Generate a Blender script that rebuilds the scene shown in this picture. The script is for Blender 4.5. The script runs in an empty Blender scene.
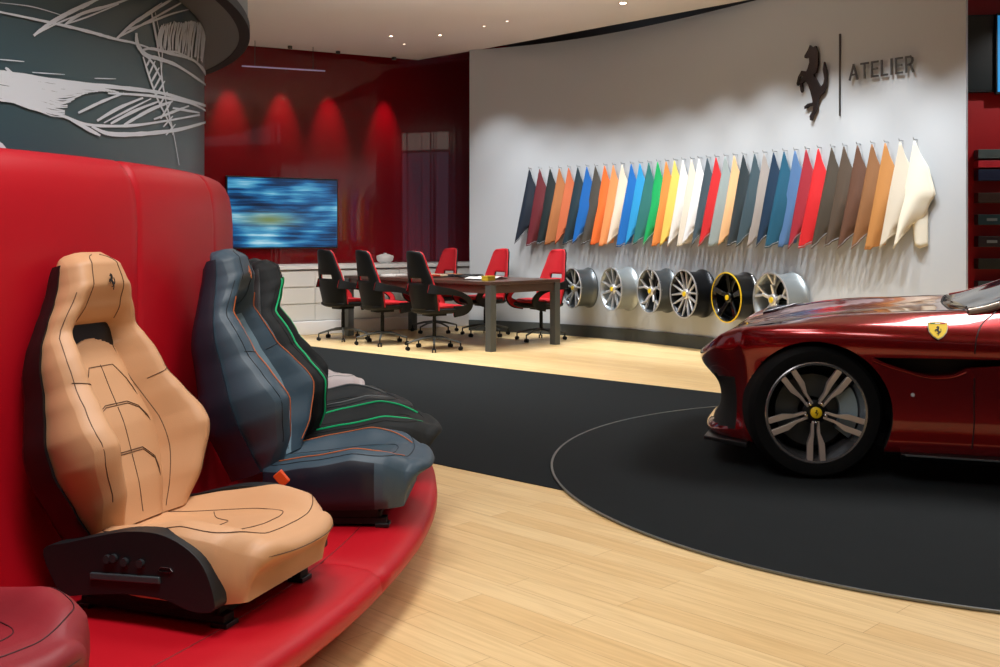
import bpy, bmesh, math, random
from mathutils import Vector, Matrix
from mathutils.bvhtree import BVHTree
from mathutils.geometry import tessellate_polygon
random.seed(7)
C = bpy.context.scene
COL = C.collection
PI = math.pi
R = math.radians

# ------------------------------------------------------------------ camera, world, lights, exposure
EYE = 1.25; F = 1041.0; HY = 235.0
cam = bpy.data.cameras.new('camera'); camo = bpy.data.objects.new('camera', cam); COL.objects.link(camo)
camo.location = (0, 0, EYE); camo.rotation_euler = (PI/2, 0, 0)
cam.sensor_width = 36; cam.lens = 36*F/1000; cam.shift_y = -(333.5-HY)/1000.0; cam.clip_start = .05
C.camera = camo
C.view_settings.view_transform = 'Standard'; C.view_settings.look = 'None'
C.view_settings.gamma = 1; C.view_settings.use_curve_mapping = False
C.view_settings.exposure = 0.25
W = bpy.data.worlds.new('world'); C.world = W; W.use_nodes = True
W.node_tree.nodes['Background'].inputs[0].default_value = (.84, .92, 1, 1)
W.node_tree.nodes['Background'].inputs[1].default_value = .33

def area(name, loc, target, sx, sy, power, col=(1, .975, .94), spread=None):
    l = bpy.data.lights.new(name, 'AREA'); l.shape = 'RECTANGLE'; l.size = sx; l.size_y = sy
    l.energy = power; l.color = col
    if spread: l.spread = R(spread)
    o = bpy.data.objects.new(name, l); COL.objects.link(o); o.location = loc
    o.rotation_euler = (Vector(target)-Vector(loc)).to_track_quat('-Z', 'Y').to_euler(); return o
def spot(name, loc, target, power, angle, blend=.6, rad=.05, col=(1, .95, .88)):
    l = bpy.data.lights.new(name, 'SPOT'); l.spot_size = R(angle); l.spot_blend = blend
    l.energy = power; l.color = col; l.shadow_soft_size = rad
    o = bpy.data.objects.new(name, l); COL.objects.link(o); o.location = loc
    o.rotation_euler = (Vector(target)-Vector(loc)).to_track_quat('-Z', 'Y').to_euler(); return o

CEIL = 3.675
area('overhead_fill', (-.75, 1.9, 3.6), (-.9, 2.7, .3), 1.0, 1.0, 40, (1, .97, .95), 130)  # soft overhead area lamps, added without fixtures
area('overhead_fill', (-.1, 3.7, 3.6), (-.3, 3.9, 0), 1.0, 1.0, 17, (1, .97, .95), 130)
area('overhead_fill', (.8, 1.6, 3.62), (.5, 2.6, 0), 1.2, 1.2, 22, (1, .98, .96), 130)
area('overhead_fill', (3.4, 6.0, 3.62), (3.0, 5.8, 0), 2.2, .9, 75, (1, .975, .94), 120)
area('overhead_fill', (-.3, 8.9, 3.62), (-.3, 9.1, 0), 1.6, 1.6, 50, (1, .975, .94), 95)
area('overhead_fill', (-1.3, 11.0, 3.62), (-1.4, 11.8, 0), 1.8, 1.0, 72, (1, .975, .94), 100)
spot('red_wall_fill', (4.9, 8.0, 3.62), (4.8, 9.6, 1.5), 75, 75, .9, .04, (1, .98, .96))  # added lamp that brightens the far right red wall
area('ceiling_fill', (-.6, 8.6, 2.95), (-.6, 8.6, 3.6), 3.0, 3.0, 30, (.95, .98, 1))  # added upward lamp with no fixture, brightens the ceiling
for k in range(10):
    f_ = k/9; wx, wy = -.45+3.75*f_, 12.75-4.6*f_-.35*math.sin(PI*f_)*-1
    spot('wall_washer_spot', (wx, wy, 3.62), (wx+.74, wy+.74, 0.3), 116+f_*75, 64, 1.0, .05, (.95, .985, 1))

# ------------------------------------------------------------------ helpers
def lin(c):
    return tuple(((v/255.0)/12.92 if v/255.0 <= .04045 else ((v/255.0+.055)/1.055)**2.4) for v in c)
MATS = {}
def mat(name, rgb, rough=.5, metal=0.0, coat=0.0, spec=.5, bump=0.0, bscale=200.0, emit=0.0, sheen=0.0, vary=0.0, coat_rough=.03):
    if name in MATS: return MATS[name]
    m = bpy.data.materials.new(name); m.use_nodes = True
    nt = m.node_tree; b = nt.nodes['Principled BSDF']
    c = (*lin(rgb), 1)
    b.inputs['Base Color'].default_value = c
    b.inputs['Roughness'].default_value = rough; b.inputs['Metallic'].default_value = metal
    b.inputs['Coat Weight'].default_value = coat; b.inputs['Coat Roughness'].default_value = coat_rough
    b.inputs['Specular IOR Level'].default_value = spec
    if sheen: b.inputs['Sheen Weight'].default_value = sheen
    if emit:
        b.inputs['Emission Color'].default_value = c; b.inputs['Emission Strength'].default_value = emit
    if bump or vary:
        tc = nt.nodes.new('ShaderNodeTexCoord')
        n = nt.nodes.new('ShaderNodeTexNoise'); n.inputs['Scale'].default_value = bscale; n.inputs['Detail'].default_value = 4
        nt.links.new(tc.outputs['Object'], n.inputs['Vector'])
        if bump:
            bp = nt.nodes.new('ShaderNodeBump'); bp.inputs['Strength'].default_value = bump; bp.inputs['Distance'].default_value = .002
            nt.links.new(n.outputs['Fac'], bp.inputs['Height']); nt.links.new(bp.outputs['Normal'], b.inputs['Normal'])
        if vary:
            n2 = nt.nodes.new('ShaderNodeTexNoise'); n2.inputs['Scale'].default_value = bscale*.03
            nt.links.new(tc.outputs['Object'], n2.inputs['Vector'])
            mx = nt.nodes.new('ShaderNodeMix'); mx.data_type = 'RGBA'
            mx.inputs[6].default_value = tuple(v*(1-vary) for v in c[:3])+(1,)
            mx.inputs[7].default_value = tuple(min(1, v*(1+vary)) for v in c[:3])+(1,)
            nt.links.new(n2.outputs['Fac'], mx.inputs[0]); nt.links.new(mx.outputs[2], b.inputs['Base Color'])
    MATS[name] = m; return m

class MB:
    def __init__(s): s.v = []; s.f = []; s.m = []; s.cur = 0
    def add(s, vs, fs):
        o = len(s.v); s.v += [tuple(v) for v in vs]; s.f += [tuple(i+o for i in f) for f in fs]; s.m += [s.cur]*len(fs); return s
    def box(s, c, d, M=None):
        x, y, z = d[0]/2, d[1]/2, d[2]/2
        vs = [Vector((a*x, b*y, e*z)) for a in (-1, 1) for b in (-1, 1) for e in (-1, 1)]
        if M: vs = [M @ v for v in vs]
        vs = [v+Vector(c) for v in vs]
        return s.add(vs, [(0, 1, 3, 2), (4, 6, 7, 5), (0, 4, 5, 1), (2, 3, 7, 6), (0, 2, 6, 4), (1, 5, 7, 3)])
    def rings(s, rs, cap=True, closed=False, wrap=True):
        n = len(rs[0]); vs = [p for r in rs for p in r]; fs = []
        m = len(rs); 
        for i in range(m if closed else m-1):
            j = (i+1) % m
            for k in range(n if wrap else n-1):
                l = (k+1) % n
                fs.append((i*n+k, i*n+l, j*n+l, j*n+k))
        if cap and not closed and wrap:
            fs.append(tuple(reversed(range(n)))); fs.append(tuple((m-1)*n+k for k in range(n)))
        return s.add(vs, fs)
    def tube(s, path, r, n=8, closed=False):
        P = [Vector(p) for p in path]; m = len(P)
        rr = r if isinstance(r, (list, tuple)) else [r]*m
        T = []
        for i in range(m):
            a = P[(i-1) % m] if closed or i > 0 else P[i]; b = P[(i+1) % m] if closed or i < m-1 else P[i]
            t = (b-a); T.append(t.normalized() if t.length > 1e-9 else Vector((0, 0, 1)))
        up = Vector((0, 0, 1)) if abs(T[0].z) < .9 else Vector((1, 0, 0))
        N = (up-T[0]*up.dot(T[0])).normalized(); rs = []
        for i in range(m):
            N = (N-T[i]*N.dot(T[i]));
            N = N.normalized() if N.length > 1e-6 else Vector((1, 0, 0))
            B = T[i].cross(N)
            rs.append([P[i]+(N*math.cos(2*PI*k/n)+B*math.sin(2*PI*k/n))*rr[i] for k in range(n)])
        return s.rings(rs, cap=not closed, closed=closed)
    def lathe(s, prof, n=32, M=None, closed=False):       # prof: (radius, height) about z
        rs = [[Vector((r*math.cos(2*PI*k/n), r*math.sin(2*PI*k/n), h)) for k in range(n)] for r, h in prof]
        if M: rs = [[M @ p for p in r] for r in rs]
        return s.rings(rs, cap=not closed, closed=closed)
    def grid(s, fn, nu, nv, mfn=None):
        vs = [fn(i/nu, j/nv) for j in range(nv+1) for i in range(nu+1)]; n = nu+1
        c = s.cur
        for j in range(nv):
            for i in range(nu):
                pass
        fs = []; ms = []
        for j in range(nv):
            for i in range(nu):
                q = mfn((i+.5)/nu, (j+.5)/nv) if mfn else c
                if q is None: continue
                fs.append((j*n+i, j*n+i+1, (j+1)*n+i+1, (j+1)*n+i)); ms.append(q)
        o = len(s.f); s.add(vs, fs); s.m[o:] = ms
        return s
    def prism(s, poly, h0, h1, M=None):                   # poly in xy, from z=h0 to h1
        n = len(poly)
        a = [Vector((p[0], p[1], h0)) for p in poly]; b = [Vector((p[0], p[1], h1)) for p in poly]
        tris = tessellate_polygon([a]); vs = a+b
        if M: vs = [M @ v for v in vs]
        fs = [tuple(t) for t in tris]+[tuple(n+i for i in reversed(t)) for t in tris]
        fs += [(i, (i+1) % n, n+(i+1) % n, n+i) for i in range(n)]
        return s.add(vs, fs)
    def build(s, name, mats, parent=None, smooth=True, bevel=0, subsurf=0, solid=0, angle=40, loc=None, rot=None):
        me = bpy.data.meshes.new(name); me.from_pydata(s.v, [], s.f); me.update()
        if not isinstance(mats, (list, tuple)): mats = [mats]
        for m in mats: me.materials.append(m)
        me.polygons.foreach_set('material_index', s.m)
        bm = bmesh.new(); bm.from_mesh(me); bmesh.ops.remove_doubles(bm, verts=bm.verts, dist=1e-5)
        bmesh.ops.recalc_face_normals(bm, faces=bm.faces); 
        if smooth:
            for f in bm.faces: f.smooth = True
            for e in bm.edges:
                if len(e.link_faces) == 2 and e.calc_face_angle(0) > R(angle): e.smooth = False
        bm.to_mesh(me); bm.free()
        o = bpy.data.objects.new(name, me); COL.objects.link(o)
        if parent is not None: o.parent = parent
        if loc: o.location = loc
        if rot: o.rotation_euler = rot
        if solid:
            md = o.modifiers.new('solid', 'SOLIDIFY'); md.thickness = solid; md.offset = 0
        if bevel:
            md = o.modifiers.new('bevel', 'BEVEL'); md.width = bevel; md.segments = 3; md.limit_method = 'ANGLE'; md.angle_limit = R(35)
        if subsurf:
            md = o.modifiers.new('sub', 'SUBSURF'); md.levels = subsurf; md.render_levels = subsurf
        return o

def tag(o, label=None, cat=None, group=None, kind=None):
    if label: o['label'] = label
    if cat: o['category'] = cat
    if group: o['group'] = group
    if kind: o['kind'] = kind
    return o
def struct(o): o['kind'] = 'structure'; return o
def thing(name, loc, rz=0, label=None, cat=None, group=None):
    o = bpy.data.objects.new(name, None); COL.objects.link(o); o.location = loc; o.rotation_euler = (0, 0, rz)
    o.empty_display_size = .1
    return tag(o, label, cat, group)
KIDS = {}
def kids(o): return [c for c in COL.objects if c.parent == o]
def dup(o, parent=None):
    c = o.copy(); COL.objects.link(c)
    if parent is not None: c.parent = parent
    for ch in kids(o): dup(ch, c)
    return c
def at(px, py, Y): return Vector(((px-500)/F*Y, Y, EYE-(py-HY)/F*Y))
def ontoz(px, py, z):
    Y = (EYE-z)*F/(py-HY); return Vector(((px-500)/F*Y, Y, z))
def interp(tab, x):
    if x <= tab[0][0]: return tab[0][1]
    for (a, b), (c, d) in zip(tab, tab[1:]):
        if x <= c:
            t = (x-a)/(c-a); t = t*t*(3-2*t)*.5+t*.5; return b+(d-b)*t
    return tab[-1][1]
def sm(a, b, x):
    t = max(0, min(1, (x-a)/(b-a))); return t*t*(3-2*t)
def catmull(P, n=8, closed=False):
    P = [Vector(p) for p in P]; out = []; m = len(P)
    for i in range(m if closed else m-1):
        p0 = P[(i-1) % m] if closed or i > 0 else P[0]; p1 = P[i]; p2 = P[(i+1) % m]
        p3 = P[(i+2) % m] if closed or i+2 < m else P[-1]
        for k in range(n):
            t = k/n
            out.append(.5*((2*p1)+(-p0+p2)*t+(2*p0-5*p1+4*p2-p3)*t*t+(-p0+3*p1-3*p2+p3)*t**3))
    if not closed: out.append(P[-1])
    return out

# common materials
M_black = mat('black_plastic', (14, 16, 18), .35)
M_matte = mat('matte_black', (9, 10, 11), .7)
M_steel = mat('brushed_steel', (150, 152, 155), .28, 1)
M_chrome = mat('chrome', (200, 200, 205), .12, 1)
M_white = mat('white_paint', (232, 232, 230), .45)
M_yellow = mat('badge_yellow', (240, 205, 30), .35)

HORSE = [(210,100),(196,128),(165,165),(166,180),(182,186),(203,180),(206,215),(192,255),(180,272),(140,262),(112,300),(98,345),(104,360),(116,345),(128,300),
 (150,305),(122,335),(132,400),(142,412),(150,398),(144,350),(172,335),(196,365),(218,420),(234,478),(232,488),(190,492),(164,508),(166,524),(182,520),(200,512),(240,512),
 (232,545),(210,575),(212,604),(226,608),(240,572),(270,528),(272,492),(296,448),(322,432),(342,400),(350,350),(348,290),(328,228),(318,280),(330,340),(322,372),(300,392),
 (284,372),(262,338),(238,298),(262,292),(276,240),(276,160),(258,112),(232,120)]
def horse_mb(mb, w, M, t=.004):
    P = [((x-224)/510.0*w, -(y-355)/510.0*w) for x, y in HORSE]
    return mb.prism(P, 0, t, M)

# ------------------------------------------------------------------ floor
def floor_material():
    m = bpy.data.materials.new('oak_planks'); m.use_nodes = True; nt = m.node_tree; b = nt.nodes['Principled BSDF']
    L = nt.links.new; N = nt.nodes.new
    tc = N('ShaderNodeTexCoord'); mp = N('ShaderNodeMapping'); mp.inputs['Rotation'].default_value = (0, 0, R(45))
    L(tc.outputs['Object'], mp.inputs['Vector'])
    br = N('ShaderNodeTexBrick'); br.inputs['Scale'].default_value = 1
    br.inputs['Brick Width'].default_value = 1.1; br.inputs['Row Height'].default_value = .12
    br.inputs['Mortar Size'].default_value = .0009; br.inputs['Mortar Smooth'].default_value = .2
    br.inputs['Color1'].default_value = (*lin((236, 208, 156)), 1); br.inputs['Color2'].default_value = (*lin((224, 190, 134)), 1)
    br.inputs['Mortar'].default_value = (*lin((176, 138, 94)), 1); br.offset = .37; br.inputs['Bias'].default_value = -.1
    L(mp.outputs['Vector'], br.inputs['Vector'])
    m2 = N('ShaderNodeMapping'); m2.inputs['Scale'].default_value = (1.2, 22, 1); L(mp.outputs['Vector'], m2.inputs['Vector'])
    no = N('ShaderNodeTexNoise'); no.inputs['Scale'].default_value = 2.2; no.inputs['Detail'].default_value = 7; no.inputs['Distortion'].default_value = .6
    L(m2.outputs['Vector'], no.inputs['Vector'])
    cr = N('ShaderNodeValToRGB'); cr.color_ramp.elements[0].position = .3; cr.color_ramp.elements[0].color = (.84, .79, .72, 1)
    cr.color_ramp.elements[1].position = .62; cr.color_ramp.elements[1].color = (1.04, 1.03, 1.02, 1)
    L(no.outputs['Fac'], cr.inputs['Fac'])
    mx = N('ShaderNodeMix'); mx.data_type = 'RGBA'; mx.blend_type = 'MULTIPLY'; mx.inputs[0].default_value = .8
    L(br.outputs['Color'], mx.inputs[6]); L(cr.outputs['Color'], mx.inputs[7]); L(mx.outputs[2], b.inputs['Base Color'])
    b.inputs['Roughness'].default_value = .38; b.inputs['Specular IOR Level'].default_value = .4
    bp = N('ShaderNodeBump'); bp.inputs['Strength'].default_value = .12; bp.inputs['Distance'].default_value = .002
    L(no.outputs['Fac'], bp.inputs['Height']); L(bp.outputs['Normal'], b.inputs['Normal'])
    return m
M_floor = floor_material()
M_carpet = mat('black_carpet', (27, 31, 33), .95, bump=.6, bscale=260, spec=.15, vary=.12)
f = MB().box((0, 6, -.06), (24, 26, .12)).build('floor', M_floor, smooth=False); struct(f)
dn = Vector((.745, -.667, 0)); A = Vector((-2.27, 11.8, 0)); B = Vector((-.297, 5.63, 0))
pl = [A-dn*.9, A+dn*13, B+dn*9, B-dn*6]
c = MB().prism([(p.x, p.y) for p in pl], .0005, .004).build('carpet_strip', M_carpet, smooth=False)
tag(c, 'long strip of black carpet running diagonally across the oak floor', 'carpet')
TC = Vector((2.52, 5.5, 0)); TR = 2.25
tt = MB().lathe([(TR-.012, .0045), (TR-.012, .009), (TR-.03, .0105)], 160, Matrix.Translation(TC)).build('turntable', M_carpet)
tag(tt, 'round black carpeted turntable under the red car', 'turntable')
MB().lathe([(TR-.012, .004), (TR-.012, .0115), (TR, .0115), (TR, .004)], 160, Matrix.Translation(TC), closed=True).build('edge_ring', mat('dull_aluminium', (120, 124, 122), .4, .8), tt)

# ------------------------------------------------------------------ white curved wall
WA = Vector((-.40, 13.66)); WB = Vector((3.985, 8.9)); WD = WB-WA; WN = Vector((.734, .679))
def wall_xy(t):
    h = 1.68*t*(1-t)*(1+(1-2*t)); p = WA+WD*t+WN*h; return Vector((p.x, p.y, 0))
def wall_frame(t):
    p = wall_xy(t); d = (wall_xy(t+.002)-wall_xy(t-.002)).normalized()
    return p, d, Vector((d.y, -d.x, 0))     # point, tangent (to the right), normal towards the room
def wall_t(px):                             # where a ray through the column meets the wall
    lo, hi = 0.0, 1.0; u = (px-500)/F
    for _ in range(40):
        m = (lo+hi)/2; p = wall_xy(m)
        if p.x/p.y < u: lo = m
        else: hi = m
    return lo
M_wall = mat('white_plaster', (192, 197, 202), .42, bump=.05, bscale=90)
front = [wall_xy(i/48) for i in range(49)]
fr = [wall_frame(i/48)[2] for i in range(49)]
back = [p-n*.035 for p, n in zip(front, fr)]
poly = [(p.x, p.y) for p in front]+[(p.x, p.y) for p in reversed(back)]
wm = MB().prism(poly, .0, CEIL).build('wall_right', M_wall); struct(wm)
poly = [((p+n*.03).x, (p+n*.03).y) for p, n in zip(front, fr)]+[((p+n*.002).x, (p+n*.002).y) for p, n in reversed(list(zip(front, fr)))]
b = MB().prism(poly, .0, .14).build('baseboard_right', mat('dark_skirting', (62, 68, 70), .5), smooth=False); struct(b)

# ------------------------------------------------------------------ red back wall, cabinet, red right wall
RP = Vector((-2.5, 13.0, 0)); RD = Vector((math.cos(R(34)), math.sin(R(34)), 0)); RNn = Vector((RD.y, -RD.x, 0))
M_redgloss = mat('red_gloss_lacquer', (114, 1, 9), .2, coat=.75, spec=.25)
def red_wall_material():
    m = M_redgloss; nt = m.node_tree; b = nt.nodes['Principled BSDF']
    tc = nt.nodes.new('ShaderNodeTexCoord'); mp = nt.nodes.new('ShaderNodeMapping'); mp.inputs['Scale'].default_value = (7, 1, .05)
    n = nt.nodes.new('ShaderNodeTexNoise'); n.inputs['Scale'].default_value = 1.6; n.inputs['Detail'].default_value = 1
    bp = nt.nodes.new('ShaderNodeBump'); bp.inputs['Strength'].default_value = .2; bp.inputs['Distance'].default_value = .006
    nt.links.new(tc.outputs['Object'], mp.inputs['Vector']); nt.links.new(mp.outputs['Vector'], n.inputs['Vector'])
    nt.links.new(n.outputs['Fac'], bp.inputs['Height']); nt.links.new(bp.outputs['Normal'], b.inputs['Normal']); nt.links.new(bp.outputs['Normal'], b.inputs['Coat Normal'])
red_wall_material()
Mr = Matrix.Rotation(R(34), 3, 'Z')
def redp(a, off, z): p = RP+RD*a-RNn*off; return Vector((p.x, p.y, z))
w = MB().box(redp(1.0, .80, 2.2), (10, .2, 4.4), Mr).build('wall_back', M_redgloss, smooth=False); struct(w)
M_soffit = mat('red_soffit', (120, 6, 20), .35, spec=.3)
# low grey cabinet
cab = thing('low_cabinet', redp(0, .3, 0), R(34), 'long low white cabinet with wide drawers against the glossy red wall', 'cabinet')
M_cab = mat('pale_grey_lacquer', (222, 222, 218), .4)
MB().box((.2, 0, .46), (7.2, .58, .70)).build('body', M_cab, cab, smooth=False)
MB().box((.2, 0, .845), (7.24, .66, .05)).build('worktop', mat('white_worktop', (225, 226, 224), .3), cab, smooth=False, bevel=.004)
MB().box((.2, -.03, .085), (7.2, .64, .17)).build('plinth', mat('plinth_white', (246, 248, 252), .25), cab, smooth=False, bevel=.01)
for k in range(6):
    for j, (z0, z1) in enumerate(((.18, .38), (.39, .59), (.60, .80))):
        MB().box((-2.8+k*1.2, -.298, (z0+z1)/2), (1.19, .016, z1-z0-.006)).build('drawer_front', M_cab, cab, smooth=False, bevel=.002)
# wall behind / corridor to the right of the back wall, with a bright window mirrored by the lacquer
M_room = mat('warm_white_room', (205, 200, 196), .6)
w = MB().box((6.6, 16.6, 2.2), (7.0, .2, 4.4)).build('wall_corridor', M_room, smooth=False); struct(w)
w1 = MB()
for yy in (11.5, 11.95, 12.2, 12.6): w1.box((4.6, yy, 1.85), (.06, .05, 3.0))
w1.box((4.6, 12.05, .33), (.06, 1.15, .06)); w1.box((4.6, 12.05, 3.36), (.06, 1.15, .06)); w1.box((4.6, 12.05, 2.95), (.05, 1.15, .05))
win = w1.build('window_1', mat('window_frame_grey', (70, 66, 72), .5), smooth=False); struct(win)
M_day = mat('daylight_pane', (214, 196, 232), .4, emit=.55); M_day2 = mat('ceiling_light_glow', (255, 236, 220), .4, emit=1.3)
MB().box((4.63, 12.05, 1.63), (.01, 1.1, 2.6)).build('pane', M_day, win, smooth=False)
MB().box((4.63, 12.05, 3.15), (.01, 1.1, .40)).build('pane', M_day2, win, smooth=False)  # glowing upper pane stands in for a mirrored ceiling light
w = MB().box((4.75, 12.4, 2.2), (.1, 4.6, 4.4)).build('wall_side_corridor', M_room, smooth=False); struct(w)

# ceiling: beige slab with a straight edge before the curved wall, and a lower corner before the red wall
E1 = ontoz(482, 49.3, CEIL); 
def cp(px, py): Y = (CEIL-EYE)*F/(HY-py); return Vector(((px-500)/F*Y, Y))
a1 = cp(482, 49.3); a2 = cp(718, 5.6); dd = (a2-a1).normalized(); q0 = cp(418, 60); q1 = cp(240, 45); qd = (q1-q0).normalized()
c_end = a2+dd*2.2
poly = [q0, a1, a2, c_end, Vector((6.5, 6.0)), Vector((9, -4)), Vector((-9, -4)), q0+qd*9]
M_ceil = mat('beige_ceiling', (236, 230, 226), .7)
ce = MB().prism([(p.x, p.y) for p in poly], CEIL, CEIL+.12).build('ceiling', M_ceil, smooth=False); struct(ce)
# dark void above the slot
vd = MB().box((2.5, 12, CEIL+.45), (12, 9, .1)).build('ceiling_void', M_matte, smooth=False); struct(vd)
so = MB().prism([(redp(-5, -.6, 0).x, redp(-5, -.6, 0).y), (redp(2.35, -.6, 0).x, redp(2.35, -.6, 0).y), (redp(2.9, .7, 0).x, redp(2.9, .7, 0).y), (redp(5, .7, 0).x, redp(5, .7, 0).y), (redp(5, .95, 0).x, redp(5, .95, 0).y), (redp(-5, .95, 0).x, redp(-5, .95, 0).y)], CEIL+.13, CEIL+.2).build('ceiling_red_soffit', M_soffit, smooth=False); struct(so)

w = MB().box((0, -4.6, CEIL/2), (18.2, .2, CEIL)).build('wall_rear', mat('rear_wall_grey', (120, 116, 112), .6), smooth=False); struct(w)
w = MB().box((9.1, .6, CEIL/2), (.2, 10.4, CEIL)).build('wall_side', mat('side_wall_grey', (132, 126, 122), .6), smooth=False); struct(w)
# red wall beyond the right end of the white wall
M_redwall = mat('red_wall_paint', (170, 8, 20), .4)
QP = Vector((4.05, 9.75, 0)); qa = R(-8); QD = Vector((math.cos(qa), math.sin(qa), 0)); QN = Vector((QD.y, -QD.x, 0)); Mq = Matrix.Rotation(qa, 3, 'Z')
def qp(a, off, z): p = QP+QD*a+QN*off; return Vector((p.x, p.y, z))
w = MB().box(qp(1.6, -.1, 2.3), (4.4, .2, 4.6), Mq).build('wall_far_right', M_redwall, smooth=False); struct(w)

# ------------------------------------------------------------------ drum, fascia, bench
DC = Vector((-4.45, 4.12, 0))
def drum_hit(px, py, r):
    u = (px-500)/F; a = 1+u*u; b = -2*(u*DC.x+DC.y); c_ = DC.x**2+DC.y**2-r*r
    Y = (-b-math.sqrt(max(0, b*b-4*a*c_)))/(2*a); return Vector((u*Y, Y, EYE-(py-HY)/F*Y))
def arc(r, a0, a1, n): return [(DC.x+r*math.cos(a0+(a1-a0)*i/n), DC.y+r*math.sin(a0+(a1-a0)*i/n)) for i in range(n+1)]
def gradient_screen():
    m = bpy.data.materials.new('drum_print'); m.use_nodes = True; nt = m.node_tree; b = nt.nodes['Principled BSDF']
    tc = nt.nodes.new('ShaderNodeTexCoord'); n = nt.nodes.new('ShaderNodeTexNoise'); n.inputs['Scale'].default_value = .55
    cr = nt.nodes.new('ShaderNodeValToRGB'); cr.color_ramp.elements[0].position = .35; cr.color_ramp.elements[0].color = (*lin((34, 66, 80)), 1)
    cr.color_ramp.elements[1].position = .65; cr.color_ramp.elements[1].color = (*lin((70, 88, 92)), 1)
    nt.links.new(tc.outputs['Object'], n.inputs['Vector']); nt.links.new(n.outputs['Fac'], cr.inputs['Fac']); nt.links.new(cr.outputs['Color'], b.inputs['Base Color'])
    b.inputs['Roughness'].default_value = .35
    return m
RDM = 3.155
dr = MB().lathe([(RDM, .0), (RDM, CEIL)], 200, Matrix.Translation(DC)).build('curved_display_drum', gradient_screen())
tag(dr, 'dark teal drum wall printed with a white chalk sketch, behind the red bench', 'display')
# sketch strokes on the drum face
sk = MB(); rsk = RDM+.004
def stroke(pts, w, jit=.6):
    P = catmull([Vector((x*.27, y*.27, 0)) for x, y in pts], 6); L_, R_ = [], []
    for i, p in enumerate(P):
        a = P[max(0, i-1)]; b = P[min(len(P)-1, i+1)]; t = (b-a).normalized() if (b-a).length > 0 else Vector((1, 0, 0)); n = Vector((-t.y, t.x, 0))
        ww = w*.27*.62*(.55+.45*math.sin(PI*min(1, (i+.6)/len(P)*1.1)))*(1+random.uniform(-.25, .25)*jit)
        for q, l in ((p+n*ww, L_), (p-n*ww, R_)):
            l.append(drum_hit(min(q.x, 205.6), q.y, rsk))
    sk.rings([[a, b] for a, b in zip(L_, R_)], cap=False, wrap=False)
def blob(pts):
    P = [Vector((x*.27, y*.27, 0)) for x, y in pts]
    sk.add([drum_hit(min(p.x, 205.6), p.y, rsk-.001) for p in P], [tuple(t) for t in tessellate_polygon([P])])
S = [([(-30,38),(100,65),(240,95),(340,120),(430,145),(500,160),(590,190)],9),([(0,10),(120,25),(240,60)],3),
 ([(125,132),(180,90),(260,45),(330,12),(380,-12)],13),([(130,128),(200,92),(300,50)],6),([(240,92),(300,52),(400,22),(480,-5)],10),([(250,88),(330,60),(440,15)],5),([(300,30),(350,0)],12),
 ([(430,146),(490,90),(560,45),(640,-5)],11),([(435,140),(520,95),(600,50),(690,0)],7),([(470,110),(560,80),(640,50),(720,30)],6),([(500,80),(600,10)],5),
 ([(505,122),(510,165),(540,203),(590,218),(660,245),(765,315)],12),([(520,190),(560,180),(640,200),(720,225),(765,280)],9),([(600,190),(660,195),(740,240),(765,275)],6),([(540,205),(570,240),(600,300)],6),
 ([(560,40),(575,120),(590,210)],6),([(575,45),(600,180),(600,300),(640,480),(664,612)],3),([(590,200),(610,350),(640,500)],3),
 ([(-10,262),(60,275),(250,305),(450,325),(600,345),(765,392)],13),([(400,345),(560,355),(700,380),(765,412)],9),([(20,250),(50,275)],8),
 ([(160,400),(240,432),(330,462),(470,466),(600,450),(740,425)],9),([(260,440),(330,480),(372,502)],12),([(340,468),(400,494),(500,497),(650,482),(765,452)],13),([(0,350),(80,385),(170,418)],12),([(640,400),(740,418)],7),
 ([(290,418),(380,375),(460,345)],9),([(360,447),(440,400),(530,362)],10),([(385,455),(480,405),(560,365)],6),([(410,458),(500,410),(590,375)],9),([(460,462),(560,405),(640,375)],10),([(570,442),(640,415),(700,392)],8),
 ([(530,210),(555,290),(585,370),(640,480)],6),([(0,220),(90,228)],3),([(120,268),(240,276)],3),([(350,290),(430,292)],3),([(-6,528),(22,558)],14),([(540,250),(560,210)],6),([(550,280),(575,225)],6),([(560,305),(590,250)],6),([(570,330),(600,275)],6),([(580,350),(610,300)],6),([(585,400),(620,340)],6),([(595,440),(635,375)],6),([(605,470),(640,430)],5),([(615,500),(650,460)],5)]
for p, w_ in S: stroke(p, w_)
UP = [(-40, 262), (100, 282), (250, 303), (380, 328), (440, 342)]; LO = [(-40, 364), (60, 382), (150, 414), (236, 440), (262, 410), (300, 385), (440, 346)]
def lerp_tab(tab, x):
    for (a, b), (c_, d) in zip(tab, tab[1:]):
        if x <= c_: return b+(d-b)*(x-a)/(c_-a)
    return tab[-1][1]
for k in range(22):
    f_ = k/21; xe = 440-190*min(1, f_*1.4) if f_ < .8 else 240
    stroke([(x_, lerp_tab(UP, x_)*(1-f_)+lerp_tab(LO, x_)*f_+random.uniform(-2, 2)) for x_ in [-40+(xe+40)*q/6 for q in range(7)]], random.choice((5, 7, 8)), .8)
for i in range(46):
    x0 = 588+i*3.8; top_ = 92-14*math.sin(i/45*PI); bot = 182+i*1.1
    stroke([(x0+8, top_+random.uniform(-4, 10)), (x0+random.uniform(-8, 4), (top_+bot)/2), (x0-6+random.uniform(-6, 6), bot+random.uniform(-14, 6))], random.choice((3, 4, 6)))
sk.build('chalk_sketch', mat('chalk_white', (205, 214, 224), .7), dr, smooth=False)
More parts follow.
